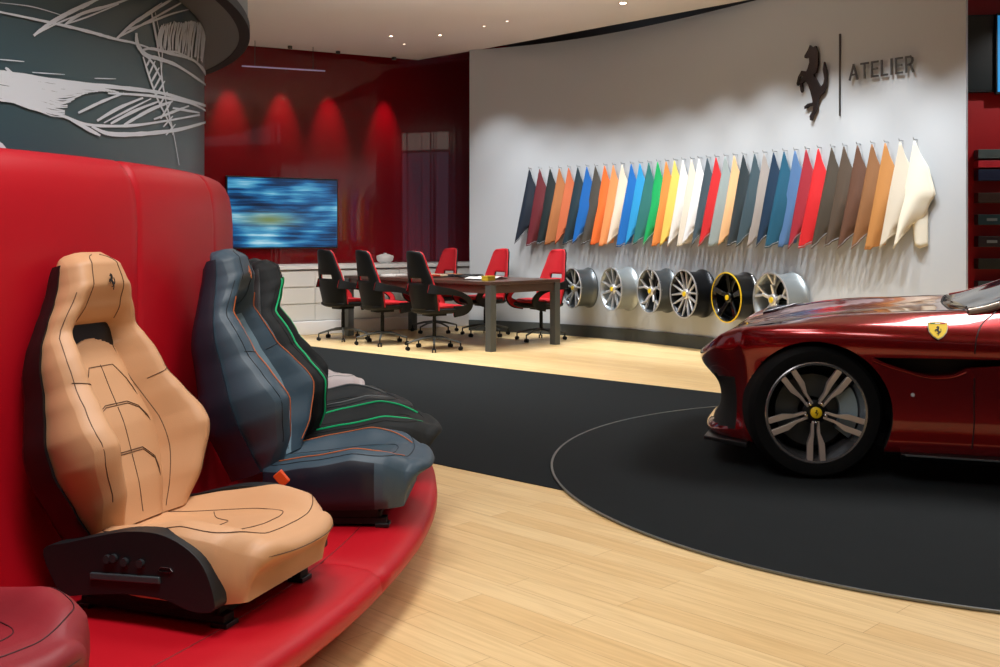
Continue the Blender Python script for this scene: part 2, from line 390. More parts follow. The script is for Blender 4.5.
# fascia cap above
M_fasc = mat('fascia_grey', (92, 96, 94), .5)
fa = MB().lathe([(RDM+.006, 2.19), (3.31, 2.19), (3.345, 2.19), (3.355, 2.20), (3.355, CEIL-.002), (RDM+.006, CEIL-.002)], 200, Matrix.Translation(DC), closed=True).build('drum_canopy', M_fasc, angle=30)
tag(fa, 'dark grey round canopy ring overhanging the top of the chalk-sketch drum', 'canopy')
MB().lathe([(3.315, 2.186), (3.365, 2.186), (3.365, 2.225), (3.315, 2.186+.003)], 200, Matrix.Translation(DC), closed=True).build('edge_trim', M_matte, fa)

# bench
M_bench = mat('red_bench_leather', (184, 8, 28), .46, bump=.12, bscale=180, spec=.42)
BR = 4.2; BT = .23; BB = .085
def bench_prof(a, sc=1.0):
    # closed profile (r, z) of the seat slab
    return [(3.20, BB), (3.9, BB-.0), (4.08, BB+.005), (4.16, BB+.03), (4.195, BB+.07), (4.19, BB+.11), (4.15, BT-.012), (4.07, BT-.001), (3.9, BT), (3.5, BT), (3.2, BT)]
def swept(prof, a0, a1, n, seams=(), seam_d=.012, endround=0):
    rs = []; cuts = set()
    angs = [a0+(a1-a0)*i/n for i in range(n+1)]
    for s_ in seams: angs += [s_-.006, s_-.002, s_, s_+.002, s_+.006]
    angs = sorted(angs); cr_ = sum(p[0] for p in prof)/len(prof); cz_ = sum(p[1] for p in prof)/len(prof)
    for a in angs:
        d = min([abs(a-s_) for s_ in seams] or [9]); k = seam_d*max(0, 1-d/.0055)
        e = min(a-a0, a1-a)*3.6
        ring = []
        for r, z in prof:
            dr_, dz_ = r-cr_, z-cz_; ln = math.hypot(dr_, dz_) or 1
            ring.append(Vector((DC.x+(r-dr_/ln*k)*math.cos(a), DC.y+(r-dr_/ln*k)*math.sin(a), z-dz_/ln*k)))
        rs.append(ring)
    return rs
be = thing('curved_bench', (DC.x, DC.y, 0), 0, 'long curved red leather bench wrapped around the drum, carrying the car seats', 'bench')
def shift(rs): return [[p-Vector((DC.x, DC.y, 0)) for p in r] for r in rs]
SEAM = [R(-20.5+22.5*k) for k in range(-2, 6)]
MB().rings(shift(swept(bench_prof(0), R(-80), R(95), 120, [R(-12.6)+R(25.5)*k for k in range(-2, 5)]))).build('seat_slab', M_bench, be, angle=60)
bk = [(3.165, .15), (3.165, 1.49), (3.18, 1.502), (3.205, 1.502), (3.23, 1.49), (3.252, 1.465), (3.27, 1.425), (3.28, 1.37), (3.285, 1.3), (3.29, 1.0), (3.30, .6), (3.32, .35), (3.36, .15)]
MB().rings(shift(swept(bk, R(-80), R(95), 120, [R(-10.6)+R(12.9)*k for k in range(-4, 8)], .024))).build('backrest', M_bench, be, angle=60)
MB().tube([(3.99*math.cos(R(-70+k)), 3.99*math.sin(R(-70+k)), BT-.0008) for k in range(150)], .0022, 5).build('top_seam', mat('bench_seam', (120, 6, 14), .6), be)
MB().lathe([(3.2, 0), (3.75, 0), (3.75, BB+.002), (3.2, BB+.002)], 160, closed=True).build('plinth', M_matte, be, smooth=False)

# ------------------------------------------------------------------ car seats
def make_seat(name, loc, rz, label, P):
    """local frame: +x is where the sitter looks, z up, origin on the bench top"""
    t = thing(name, loc, rz, label, 'car seat', 'sports car seats on the red bench')
    main, ins, side, line = P['main'], P['insert'], P['side'], P['line']
    HX, HZ, LB = -.17, .19, P.get('LB', .80)
    Wt = P.get('W') or [(0, .18), (.1, .212), (.24, .252), (.34, .256), (.45, .230), (.53, .212), (.60, .206), (.68, .190), (.76, .160), (.83, .130), (.89, .112), (.95, .102), (1, .080)]
    Bt = [(0, .05), (.12, .10), (.28, .14), (.42, .105), (.52, .085), (.62, .085), (.72, .065), (.80, .02), (.9, 0), (1, -.01)]
    Ct = [(0, .0), (.15, .018), (.35, .022), (.55, .0), (.66, -.02), (.72, -.03), (.80, .03), (.87, .055), (.95, .045), (1, .01)]
    lean = P.get('lean', 19)
    def back(u, v, extra=0.0, depth=None, ws=1.0):
        w = interp(Wt, v)*ws
        if depth is None:
            x = interp(Ct, v)+interp(Bt, v)*sm(.47, .78, abs(u))-.045*abs(u)**9+extra
            x -= .010*max(0, 1-abs(abs(u)-.50)/.07)*(1-sm(.66, .70, v))
            x -= .07*sm(.695-.16*u*u, .712-.16*u*u, v)*(1-sm(.742, .752, v))*(1-sm(.42, .54, abs(u)))       # slot under the headrest
        else: x = depth
        le = R(lean-5*sm(.55, 1, v)); h = LB*v
        return Vector((HX-math.sin(le)*h+x*math.cos(le), u*w, HZ+math.cos(le)*h+x*math.sin(le)))
    NU, NV = 40, 112
    def ring(v, k=1.0):
        fr_ = []
        for i in range(NU+1):
            u = math.sin((i/NU-.5)*PI*.97)/math.sin(.5*PI*.97)
            fr_.append(back(u*k, v, extra=-.03*(1-k)))
        sd = -.055
        bk_ = [back(u*k, v, depth=sd+(.0 if abs(u) < 1 else .012)) for u in (1, .92, .6, .2, -.2, -.6, -.92, -1)]
        return fr_+bk_
    mb = MB(); rs = [ring(0, .9)]+[ring(j/NV*.985) for j in range(NV+1)]
    rs += [ring(.995, .90), ring(1.003, .72), ring(1.006, .40)]
    n = NU+9; o = len(mb.f); mb.rings(rs)
    ms = []
    us = [math.sin(((i+.5)/NU-.5)*PI*.97)/math.sin(.5*PI*.97) for i in range(NU)]
    for i in range(len(rs)-1):
        v = max(0, min(1, (i-.5)/NV*.985))
        for k in range(n):
            q = 0
            if k < NU:
                u = abs(us[k])
                if v < .69 and u < .52: q = 1
                elif P.get('stripe') and v < .70 and .52 < u < .60: q = 3
            ms.append(q)
    mb.m[o:o+len(ms)] = ms
    bo = mb.build('backrest', [main, ins, M_matte, P.get('stripe', main)], t, angle=70)
    # shell
    mb = MB(); rs = []
    for j in range(33):
        v = j/32*.965; dp = interp([(0, -.15), (.3, -.155), (.6, -.13), (.8, -.10), (.93, -.085), (.965, -.07)], v)
        fr_ = [back(u, v, depth=-.03, ws=1.04) for u in (-1, -.5, 0, .5, 1)]
        bk_ = [back(u, v, depth=(dp if abs(u) < .9 else dp*.55-.02), ws=(1.04 if abs(u) > .9 else 1.0)) for u in (1.0, .88, .5, 0, -.5, -.88, -1.0)]
        rs.append(fr_+bk_)
    mb.rings(rs).build('back_shell', P.get('shell', M_black), t, angle=50)
    # headrest emblem
    if P.get('emblem'):
        p = back(0.05, .875, extra=.007); le = R(lean-5); xx = Vector((0, 1, 0)); zz = Vector((-math.sin(le), 0, math.cos(le))); nn = xx.cross(zz)
        M4 = Matrix((( xx.x, zz.x, nn.x, p.x), (xx.y, zz.y, nn.y, p.y), (xx.z, zz.z, nn.z, p.z), (0, 0, 0, 1)))
        horse_mb(MB(), .050, M4, .002).build('emblem', P['emblem'], bo, smooth=False)
    def hole_(a, b):
        u = -.47+.94*a; v0 = .706-.17*u*u; return back(u, v0+(.7455-v0)*b, extra=.0035)
    MB().grid(hole_, 20, 5).build('headrest_opening', M_matte, bo, solid=.001)
    # seams and piping on the backrest
    def path(pts, sf, ex): 
        if isinstance(pts, tuple):
            Q = []
            for (a, b), (c_, d) in zip(pts, pts[1:]): Q += [Vector((a+(c_-a)*k/8, b+(d-b)*k/8, 0)) for k in range(8)]
            Q.append(Vector((*pts[-1], 0)))
        else: Q = catmull([Vector((a, b, 0)) for a, b in pts], 6)
        return [sf(q.x, q.y, ex) for q in Q]
    sb = MB()
    fwd = lambda u, v, e: back(u, v, extra=e)
    for pts in P.get('seams', [[(-.54, .02), (-.56, .2), (-.54, .38), (-.50, .55), (-.44, .66), (-.36, .705)], [(.54, .02), (.56, .2), (.54, .38), (.50, .55), (.44, .66), (.36, .705)],
                ((-.47, .44), (-.40, .52), (-.24, .585), (.24, .585), (.40, .52), (.47, .44)),
                ((-.47, .345), (-.36, .41), (-.2, .435), (.2, .435), (.36, .41), (.47, .345)), ((-.47, .337), (-.36, .402), (-.2, .427), (.2, .427), (.36, .402), (.47, .337)),
                ((-.46, .14), (-.38, .21), (-.2, .255), (.2, .255), (.38, .21), (.46, .14)), ((-.46, .132), (-.38, .202), (-.2, .247), (.2, .247), (.38, .202), (.46, .132)),
                [(0, .03), (0, .24)], [(0, .25), (0, .42)], [(0, .43), (0, .59)],
                [(-.60, .50), (-.8, .515), (-.95, .53)], [(.60, .50), (.8, .515), (.95, .53)],
                [(-.50, .755), (-.52, .82), (-.55, .90), (-.48, .97), (-.2, .99)], [(.50, .755), (.52, .82), (.55, .90), (.48, .97), (.2, .99)],
                [(-.93, .1), (-.93, .3), (-.93, .5), (-.93, .7), (-.92, .85)], [(.93, .1), (.93, .3), (.93, .5), (.93, .7), (.92, .85)]]):
        sb.tube(path(pts, fwd, .0008), .0014, 5)
    sb.build('seam', P['seam'], bo)
    if line:
        for pts in P.get('lines', [[(s*.70, .04), (s*.76, .2), (s*.78, .35), (s*.74, .5), (s*.72, .62), (s*.76, .72), (s*.80, .78)] for s in (-1, 1)]):
            MB().tube(path(pts, fwd, .002), P.get('lw', .004), 6).build('piping', line, bo)
    # cushion
    CL = .535
    cw = [(0, .19), (.12, .225), (.4, .258), (.7, .262), (.88, .25), (.96, .225), (1, .20)]
    def cush(u, v, e=0.0):
        w = interp(cw, v)
        top = .185+.055*sm(0, 1, v)-.012*math.sin(PI*v)
        z = top+interp([(0, .035), (.3, .060), (.6, .068), (.85, .036), (1, .008)], v)*sm(.42, .82, abs(u))-.035*abs(u)**8
        z -= interp([(0, 0), (.80, 0), (.9, .006), (1, .022)], v)
        x = -.19+CL*(v if v < .9 else .9+(v-.9)*.9)
        x -= .040*abs(u)**2.6*sm(.5, 1, v)
        x += interp([(0, 0), (.9, 0), (1, .01)], v)
        return Vector((x, u*w, z+e))
    mb = MB(); rs = []; NC = 30
    zb = .062
    vs_ = [j/36 for j in range(37)]
    for v in vs_:
        top = []
        for i in range(NC+1):
            u = math.sin((i/NC-.5)*PI*.96)/math.sin(.5*PI*.96); top.append(cush(u, v))
        a, b = top[0], top[-1]; zz = zb+.008*sm(.0, .9, v)
        side_ = []
        for k in range(1, 5):
            p = b.copy(); f_ = k/4; p.z = b.z+(zz-b.z)*f_; p.y = b.y*(1+.05*math.sin(PI*f_)-.04*f_); side_.append(p)
        for u in (.5, 0, -.5): side_.append(Vector(((a.x+b.x)/2, u*b.y, zz)))
        for k in range(4, 0, -1):
            p = a.copy(); f_ = k/4; p.z = a.z+(zz-a.z)*f_; p.y = a.y*(1+.05*math.sin(PI*f_)-.04*f_); side_.append(p)
        rs.append(top+side_)
    # front roll
    def squash(r, dx, k):
        cz = sum(p.z for p in r)/len(r)
        return [Vector((p.x+dx, p.y*(1-(1-k)*.35), zb+.035+(p.z-zb-.035)*k)) for p in r]
    last = rs[-1]
    def roll(r, ph):
        k = 1-(1-math.cos(ph))*.62; ky = 1-(1-math.cos(ph))*.16; zc = zb+.095
        return [Vector((p.x+.045*math.sin(ph)-max(0, zc+.03-p.z)*.42*math.sin(ph), p.y*ky, zc+(p.z-zc)*k)) for p in r]
    rs += [roll(last, R(a_)) for a_ in (12, 24, 36, 48, 60, 72, 82, 90)]
    n = NC+1+11; o = len(mb.f); mb.rings(rs); ms = []
    us = [math.sin(((i+.5)/NC-.5)*PI*.96)/math.sin(.5*PI*.96) for i in range(NC)]
    for i in range(len(rs)-1):
        v = vs_[min(i, 36)]
        for k in range(n):
            q = 2
            if k < NC: q = 1 if (abs(us[k]) < .48 and v < .80) else 0
            elif v > .78: q = 0
            ms.append(q)
    mb.m[o:o+len(ms)] = ms
    cu = mb.build('cushion', [main, ins, side, P.get('stripe', main)], t, angle=75)
    sb = MB()
    cp_ = lambda u, v, e: cush(u, v, e)
    for pts in [[(-.5, .05), (-.52, .3), (-.50, .6), (-.40, .78), (-.2, .835), (0, .84), (.2, .835), (.40, .78), (.50, .6), (.52, .3), (.5, .05)],
                [(-.18, .48), (-.08, .545), (.08, .545), (.18, .48)], [(-.5, .32), (-.3, .40), (-.18, .48)], [(.5, .32), (.3, .40), (.18, .48)],
                [(-.9, .05), (-.91, .4), (-.91, .7), (-.88, .86), (-.7, .93), (-.3, .945), (0, .947), (.3, .945), (.7, .93), (.88, .86), (.91, .7), (.91, .4), (.9, .05)]]:
        sb.tube(path(pts, cp_, .0008), .0014, 5)
    # front face seam
    sb.tube([Vector((cush(u, 1).x+.046, u*.17, .185)) for u in [-1+.1*i for i in range(21)]], .0014, 5)
    sb.build('seam', P['seam'], cu)
    if line and P.get('cline', True):
        for s in (-1, 1): MB().tube(path([(s*.80, .1), (s*.80, .3), (s*.78, .55), (s*.72, .75), (s*.62, .86), (s*.5, .93)], cp_, .002), P.get('lw', .004), 6).build('piping', line, cu)
    # side trims
    for s in (-1, 1):
        if P.get('trim', True):
            pl_ = [(-.24, .10), (-.27, .175), (-.19, .20), (-.10, .225), (.0, .248), (.10, .252), (.18, .228), (.24, .18), (.272, .10), (.262, .07), (.20, .065), (.12, .085), (.0, .085), (-.12, .07), (-.2, .06)]
            Q = catmull([Vector((a, b, 0)) for a, b in pl_], 4, True); Mx = Matrix(((1, 0, 0, 0), (0, 0, 1, 0), (0, 1, 0, 0), (0, 0, 0, 1)))
            y0, y1 = (.235, .288) if s > 0 else (-.288, -.235)
            tr = MB().prism([(q.x, q.y) for q in Q], y0, y1, Mx).build('side_trim', P.get('trimmat', mat('trim_blue_black', (14, 22, 26), .5)), t, bevel=.012)
            for kx, kz in ((-.055, .172), (-.035, .176), (.0, .170), (.05, .172)):
                MB().tube([(kx, s*.286, kz), (kx, s*.297, kz)], .011, 12).build('switch', mat('switch_black', (44, 47, 50), .3), tr)
            MB().tube([(.105, s*.2895, .160), (.112, s*.2895, .168), (.140, s*.2895, .168), (.147, s*.2895, .160), (.14, s*.2895, .156), (.112, s*.2895, .156)], .0018, 6, closed=True).build('memory_buttons', M_chrome, tr)
            MB().box((.0, s*.289, .128), (.22, .012, .018), Matrix.Rotation(R(-3), 3, 'Y')).build('lever', mat('lever_grey', (58, 66, 70), .35), tr, bevel=.003)
        ra = MB().box((.02, s*.19, .022), (.46, .045, .022)).box((.03, s*.19, .042), (.40, .03, .026))
        ra.box((.02, s*.165, .06), (.34, .012, .05)).box((-.13, s*.19, .075), (.05, .03, .05)).box((.15, s*.19, .075), (.05, .03, .05))
        r_ = ra.build('seat_rail', M_matte, t, smooth=False, bevel=.002)
        for xx in (-.205, .235):
            MB().box((xx, s*.19, .007), (.05, .055, .013)).build('rail_foot', M_black, r_, smooth=False, bevel=.002)
            MB().lathe([(.011, .0), (.011, .012), (.006, .016)], 8, Matrix.Translation((xx, s*.19, .012))).build('bolt', M_chrome, r_)
    MB().box((.02, 0, .055), (.40, .42, .07)).build('seat_pan', M_matte, t, smooth=False)
    if P.get('buckle'):
        MB().box((-.10, -.285, .185), (.035, .022, .05), Matrix.Rotation(R(-40), 3, 'Y')).build('seat_belt_buckle', P['buckle'], t, bevel=.004)
    if P.get('loop'):
        p = back(1.03, .60, depth=-.13); MB().tube(catmull([p+Vector((-.01, .0, -.03)), p+Vector((-.045, .01, -.005)), p+Vector((-.05, .01, .03)), p+Vector((-.03, .0, .02)), p+Vector((.0, 0, -.03))], 5), .0045, 6).build('release_loop', M_matte, t)
    return t

TAN = mat('tan_leather', (206, 158, 116), .5, bump=.15, bscale=260, vary=.04)
BLUE = mat('steel_blue_leather', (58, 78, 92), .48, bump=.15, bscale=260)
BLUE2 = mat('teal_leather', (44, 70, 84), .48, bump=.15, bscale=260)
LTBL = mat('pale_blue_leather', (120, 146, 160), .5, bump=.1, bscale=260)
NAVY = mat('navy_leather', (22, 28, 42), .45)
BLK = mat('black_alcantara', (18, 24, 26), .75, bump=.2, bscale=400)
CHR = mat('charcoal_leather', (32, 40, 44), .5, bump=.1)
DRED = mat('dark_red_leather', (140, 34, 44), .48, bump=.15, bscale=260)
GREY = mat('white_leather', (222, 214, 216), .5)
M_or = mat('orange_thread', (205, 110, 60), .5); M_gr = mat('green_piping', (20, 190, 120), .45); M_gp = mat('grey_piping', (120, 126, 128), .5)
M_bk = mat('buckle_orange', (225, 80, 30), .4)
SD = mat('dark_seam', (84, 58, 38), .7)
def seatpos(r, deg): a = R(deg); return (DC.x+r*math.cos(a), DC.y+r*math.sin(a), BT)
SEATS = [
 ('tan', 3.75, -17.7, -2, 'tan leather sports car seat with a black horse on its headrest', dict(main=TAN, insert=TAN, side=TAN, seam=SD, line=None, emblem=M_matte, loop=True)),
 ('blue', 3.82, -4.0, 2, 'blue leather sports car seat with orange stitching, beside the tan seat', dict(main=BLUE, insert=BLUE2, side=NAVY, seam=mat('dark_blue_seam', (20, 26, 34), .6), line=M_or, lw=.002, stripe=LTBL, trim=False, emblem=M_or, buckle=M_bk, shell=NAVY)),
 ('black', 3.82, 5.2, 4, 'black sports car seat with bright green piping, behind the blue seat', dict(main=BLK, insert=BLK, side=BLK, seam=M_matte, line=M_gr, lw=.004, trim=False, LB=.745, lines=[[(s_*.86, .04), (s_*.90, .2), (s_*.90, .35), (s_*.86, .5), (s_*.84, .62), (s_*.82, .72), (s_*.72, .80), (s_*.66, .88)] for s_ in (-1, 1)])),
 ('char', 3.74, 13.5, 7, 'charcoal sports car seat with grey piping behind the green-piped seat', dict(main=CHR, insert=BLK, side=BLK, seam=M_matte, line=M_gp, lw=.003, trim=False, LB=.74, buckle=M_bk)),
 ('white', 3.68, 26.0, 8, 'white leather sports car seat farthest along the bench, mostly hidden', dict(main=GREY, insert=GREY, side=GREY, seam=M_gp, line=None, trim=False, LB=.75)),
 ('dred', 3.80, -31.6, -5, 'dark red leather sports car seat at the lower left corner of the picture', dict(main=DRED, insert=DRED, side=mat('dark_teal_side', (22, 34, 40), .5), seam=mat('wine_seam', (58, 12, 20), .6), line=None, trim=False)),
]
for nm, r_, dg, tw, lb, P in SEATS:
    make_seat('car_seat_unit', seatpos(r_, dg), R(dg+tw), lb, P)

# ------------------------------------------------------------------ television, bar light, wall spots
def tv_material():
    m = bpy.data.materials.new('racing_footage'); m.use_nodes = True; nt = m.node_tree; b = nt.nodes['Principled BSDF']; N = nt.nodes.new; L = nt.links.new
    tc = N('ShaderNodeTexCoord'); mp = N('ShaderNodeMapping'); mp.inputs['Scale'].default_value = (.40, 1, 9); L(tc.outputs['Object'], mp.inputs['Vector'])
    n = N('ShaderNodeTexNoise'); n.inputs['Scale'].default_value = 1.6; n.inputs['Detail'].default_value = 5; n.inputs['Roughness'].default_value = .65; L(mp.outputs['Vector'], n.inputs['Vector'])
    cr = N('ShaderNodeValToRGB'); e = cr.color_ramp.elements; e[0].position = .36; e[0].color = (*lin((6, 20, 38)), 1); e[1].position = .66; e[1].color = (*lin((190, 225, 235)), 1)
    for p_, c_ in ((.44, (14, 50, 90)), (.5, (24, 96, 150)), (.57, (80, 160, 195))):
        x = cr.color_ramp.elements.new(p_); x.color = (*lin(c_), 1)
    m3 = N('ShaderNodeMapping'); m3.inputs['Scale'].default_value = (1.3, 1, 2.6); L(tc.outputs['Object'], m3.inputs['Vector'])
    n3 = N('ShaderNodeTexNoise'); n3.inputs['Scale'].default_value = 1.4; n3.inputs['Detail'].default_value = 1; L(m3.outputs['Vector'], n3.inputs['Vector'])
    av = N('ShaderNodeMix'); av.data_type = 'FLOAT'; av.inputs[0].default_value = .42; L(n.outputs['Fac'], av.inputs[2]); L(n3.outputs['Fac'], av.inputs[3]); L(av.outputs[0], cr.inputs['Fac'])
    # olive car blur in the middle
    sx = N('ShaderNodeSeparateXYZ'); L(tc.outputs['Object'], sx.inputs[0])
    def band(sock, c_, w_):
        a = N('ShaderNodeMath'); a.operation = 'SUBTRACT'; a.inputs[1].default_value = c_; L(sock, a.inputs[0])
        d = N('ShaderNodeMath'); d.operation = 'DIVIDE'; d.inputs[1].default_value = w_; L(a.outputs[0], d.inputs[0])
        p = N('ShaderNodeMath'); p.operation = 'POWER'; p.inputs[1].default_value = 2; L(d.outputs[0], p.inputs[0])
        g_ = N('ShaderNodeMath'); g_.operation = 'MULTIPLY'; g_.inputs[1].default_value = -1; L(p.outputs[0], g_.inputs[0])
        x_ = N('ShaderNodeMath'); x_.operation = 'EXPONENT'; L(g_.outputs[0], x_.inputs[0]); return x_.outputs[0]
    mu = N('ShaderNodeMath'); mu.operation = 'MULTIPLY'; L(band(sx.outputs[0], -.2, .36), mu.inputs[0]); L(band(sx.outputs[2], -.09, .08), mu.inputs[1])
    mx = N('ShaderNodeMix'); mx.data_type = 'RGBA'; L(mu.outputs[0], mx.inputs[0]); L(cr.outputs['Color'], mx.inputs[6]); mx.inputs[7].default_value = (*lin((112, 130, 84)), 1)
    b.inputs['Base Color'].default_value = (.01, .01, .01, 1); b.inputs['Roughness'].default_value = .2
    L(mx.outputs[2], b.inputs['Emission Color']); b.inputs['Emission Strength'].default_value = .85
    return m
def ray_red(px, py, off):     # point on the plane parallel to the red wall
    u = (px-500)/F; p0 = RP-RNn*off; k = p0.dot(RNn)/(u*RNn.x+RNn.y); return Vector((u*k, k, EYE-(py-HY)/F*k))
tl = ray_red(226.5, 175.5, .62); brr = ray_red(338, 248, .62); tvc = (tl+brr)/2
tw_ = Vector((brr.x-tl.x, brr.y-tl.y, 0)).length; th_ = tl.z-brr.z
tv = thing('television', tvc, R(34), 'wall-mounted television showing blurred blue racing footage', 'television')
MB().box((0, .03, 0), (tw_, .05, th_)).build('housing', M_black, tv, smooth=False, bevel=.004)
MB().box((0, .001, 0), (tw_-.03, .006, th_-.035)).build('screen', tv_material(), tv, smooth=False)
MB().box((0, .055, 0), (.3, .06, .3)).build('wall_bracket', M_black, tv, smooth=False)
bl = thing('bar_light', (0, 0, 0), 0, 'slim linear bar light hanging under the red soffit above the television', 'light fixture')
p0 = ray_red(242, 66, .30); p1 = ray_red(325, 71, .30)
MB().tube([p0, p1], .009, 8).build('lamp_tube', mat('bar_light_tube', (190, 170, 215), .3, emit=.15), bl)
mm = MB()
for k in (.15, .85): q = p0.lerp(p1, k); mm.tube([q, Vector((q.x, q.y, CEIL+.13))], .004, 6)
mm.build('hanger', M_black, bl)
for k, px in enumerate((237, 290, 338, 394)):
    p = ray_red(px, 80, .40); p.z = CEIL-.06
    sp_ = thing('ceiling_spotlight', (p.x, p.y, CEIL), 0, ('leftmost', 'second from left', 'second from right', 'rightmost')[k]+' of four small spotlights above the glossy red wall', 'spotlight', 'spotlights washing the red wall')
    MB().lathe([(.026, -.035), (.03, -.035), (.03, 0), (.026, 0)], 16, closed=True).build('housing', M_black, sp_)
    MB().lathe([(.0, -.012), (.026, -.012)], 16).build('lens', mat('spot_lens', (255, 235, 215), .3, emit=3), sp_)
    tg = p-RNn*.30; tg.z = 2.3
    spot('spotlight_beam', (p.x, p.y, CEIL-.04), tg, 115, 36, .95, .02, (1, .85, .8))

# ------------------------------------------------------------------ ceiling downlights
M_dl = mat('downlight_lens', (255, 240, 225), .3, emit=4)
WHERE = ['far left', 'second', 'third', 'fourth', 'fifth', 'sixth']
for k, (px, py, lb) in enumerate(((391, 36, 'tiny recessed downlight in the beige ceiling, above the red wall corner'), (440, 35, 'tiny recessed downlight in the beige ceiling, close above the left end of the white wall'),
        (484, 26, 'tiny recessed downlight in the beige ceiling, middle of the sparse row'), (507, 21, 'tiny recessed downlight in the beige ceiling just right of the middle one'), (623, 3, 'brightest recessed downlight at the top edge of the ceiling'), (404, 44, 'faint recessed downlight nearest to the ceiling corner'))):
    q = cp(px, py); o = thing('recessed_downlight', (q.x, q.y, CEIL), 0, lb, 'downlight', 'recessed ceiling downlights')
    s_ = 1.6 if px == 623 else .8
    MB().lathe([(.022*s_, -.004), (.032*s_, -.004), (.032*s_, .0), (.022*s_, .0)], 20, closed=True).build('bezel', mat('bezel_beige', (190, 180, 170), .5), o)
    MB().lathe([(.0, -.002), (.022*s_, -.002)], 20).build('lens', M_dl if px in (623, 440, 391) else mat('downlight_lens_dim', (240, 228, 215), .3, emit=1.2), o)

# ------------------------------------------------------------------ lettering and emblem on the white wall
def frame_matrix(px, py, off=.0):
    t = wall_t(px); p, d, n = wall_frame(t); p = p+n*off; z = EYE-(py-HY)/F*p.y
    return Matrix(((d.x, 0, n.x, p.x), (d.y, 0, n.y, p.y), (d.z, 1, n.z, z), (0, 0, 0, 1)))
M_ltr = mat('brushed_dark_metal', (88, 86, 84), .35, .7)
M_hs = mat('polished_emblem_metal', (70, 60, 58), .25, .8)
# letter strokes in a unit cell (height 1)
GL = {'A': ([[(0, 0), (.42, 1), (.84, 0)], [(.15, .32), (.69, .32)]], .84), 'T': ([[(0, 1), (.72, 1)], [(.36, 1), (.36, 0)]], .72), 'E': ([[(.6, 1), (0, 1), (0, 0), (.6, 0)], [(0, .52), (.54, .52)]], .6),
      'L': ([[(0, 1), (0, 0), (.56, 0)]], .56), 'I': ([[(.04, 0), (.04, 1)]], .08), 'R': ([[(0, 0), (0, 1), (.42, 1), (.6, .88), (.62, .72), (.55, .56), (.4, .48), (0, .48)], [(.4, .48), (.66, 0)]], .66)}
def bar2(mb, a, b, w, t, M):
    a = Vector((a[0], a[1], 0)); b = Vector((b[0], b[1], 0)); d = (b-a).normalized(); n = Vector((-d.y, d.x, 0))*w/2; a = a-d*w/2; b = b+d*w/2
    vs = [a+n, a-n, b-n, b+n]; vs = vs+[v+Vector((0, 0, t)) for v in vs]
    mb.add([M @ v for v in vs], [(0, 1, 2, 3), (7, 6, 5, 4), (0, 4, 5, 1), (1, 5, 6, 2), (2, 6, 7, 3), (3, 7, 4, 0)])
sg = thing('wall_lettering', frame_matrix(884, 68).translation, 0, 'dark metal lettering ATELIER with thin upright divider on the white wall', 'sign')
hL = .16
M0 = frame_matrix(852, 80); pA = M0.translation; M1 = frame_matrix(915, 72.5)
dvec = Vector((M1.translation.x-pA.x, M1.translation.y-pA.y, 0)); total = dvec.length; dvec.normalize(); nv = Vector((dvec.y, -dvec.x, 0))
hL = 14.0/F*pA.y
SX = .74; wid = sum(GL[ch][1] for ch in 'ATELIER')*hL*SX; gap = (total-wid)/6; x = 0
zb_ = pA.z
for ch in 'ATELIER':
    mb = MB(); o_ = pA+dvec*x+nv*.03
    ML = Matrix(((dvec.x, 0, nv.x, o_.x), (dvec.y, 0, nv.y, o_.y), (0, 1, 0, zb_), (0, 0, 0, 1)))
    for pl_ in GL[ch][0]:
        for a, b in zip(pl_, pl_[1:]): bar2(mb, (a[0]*hL*SX, a[1]*hL), (b[0]*hL*SX, b[1]*hL), .018, .010, ML)
    o = mb.build('letter', M_ltr, None, smooth=False); o.parent = sg; o.matrix_parent_inverse = sg.matrix_world.inverted()
    o.matrix_parent_inverse = Matrix.Translation(-sg.location); x += GL[ch][1]*hL*SX+gap
Md = frame_matrix(840.5, 75); hh = 82/F*Md.translation.y
mb = MB(); vs = [Md @ Vector((a, b, c_)) for a in (-.004, .004) for b in (-hh/2, hh/2) for c_ in (.0, .02)]
mb.add(vs, [(0, 1, 3, 2), (4, 6, 7, 5), (0, 4, 5, 1), (2, 3, 7, 6), (0, 2, 6, 4), (1, 5, 7, 3)])
o = mb.build('divider', M_ltr, None, smooth=False); o.parent = sg; o.matrix_parent_inverse = Matrix.Translation(-sg.location)
Mh = frame_matrix(814, 83, .015); wz = 76/F*Mh.translation.y
hm = MB(); P = [((x-224)/510.0*wz*1.0, -(y-355)/510.0*wz) for x, y in HORSE]
hm.prism(P, 0, .025, Mh)
ho = hm.build('horse_emblem', M_hs, None, smooth=False)
tag(ho, 'dark polished metal rearing horse emblem mounted on the white wall', 'emblem')

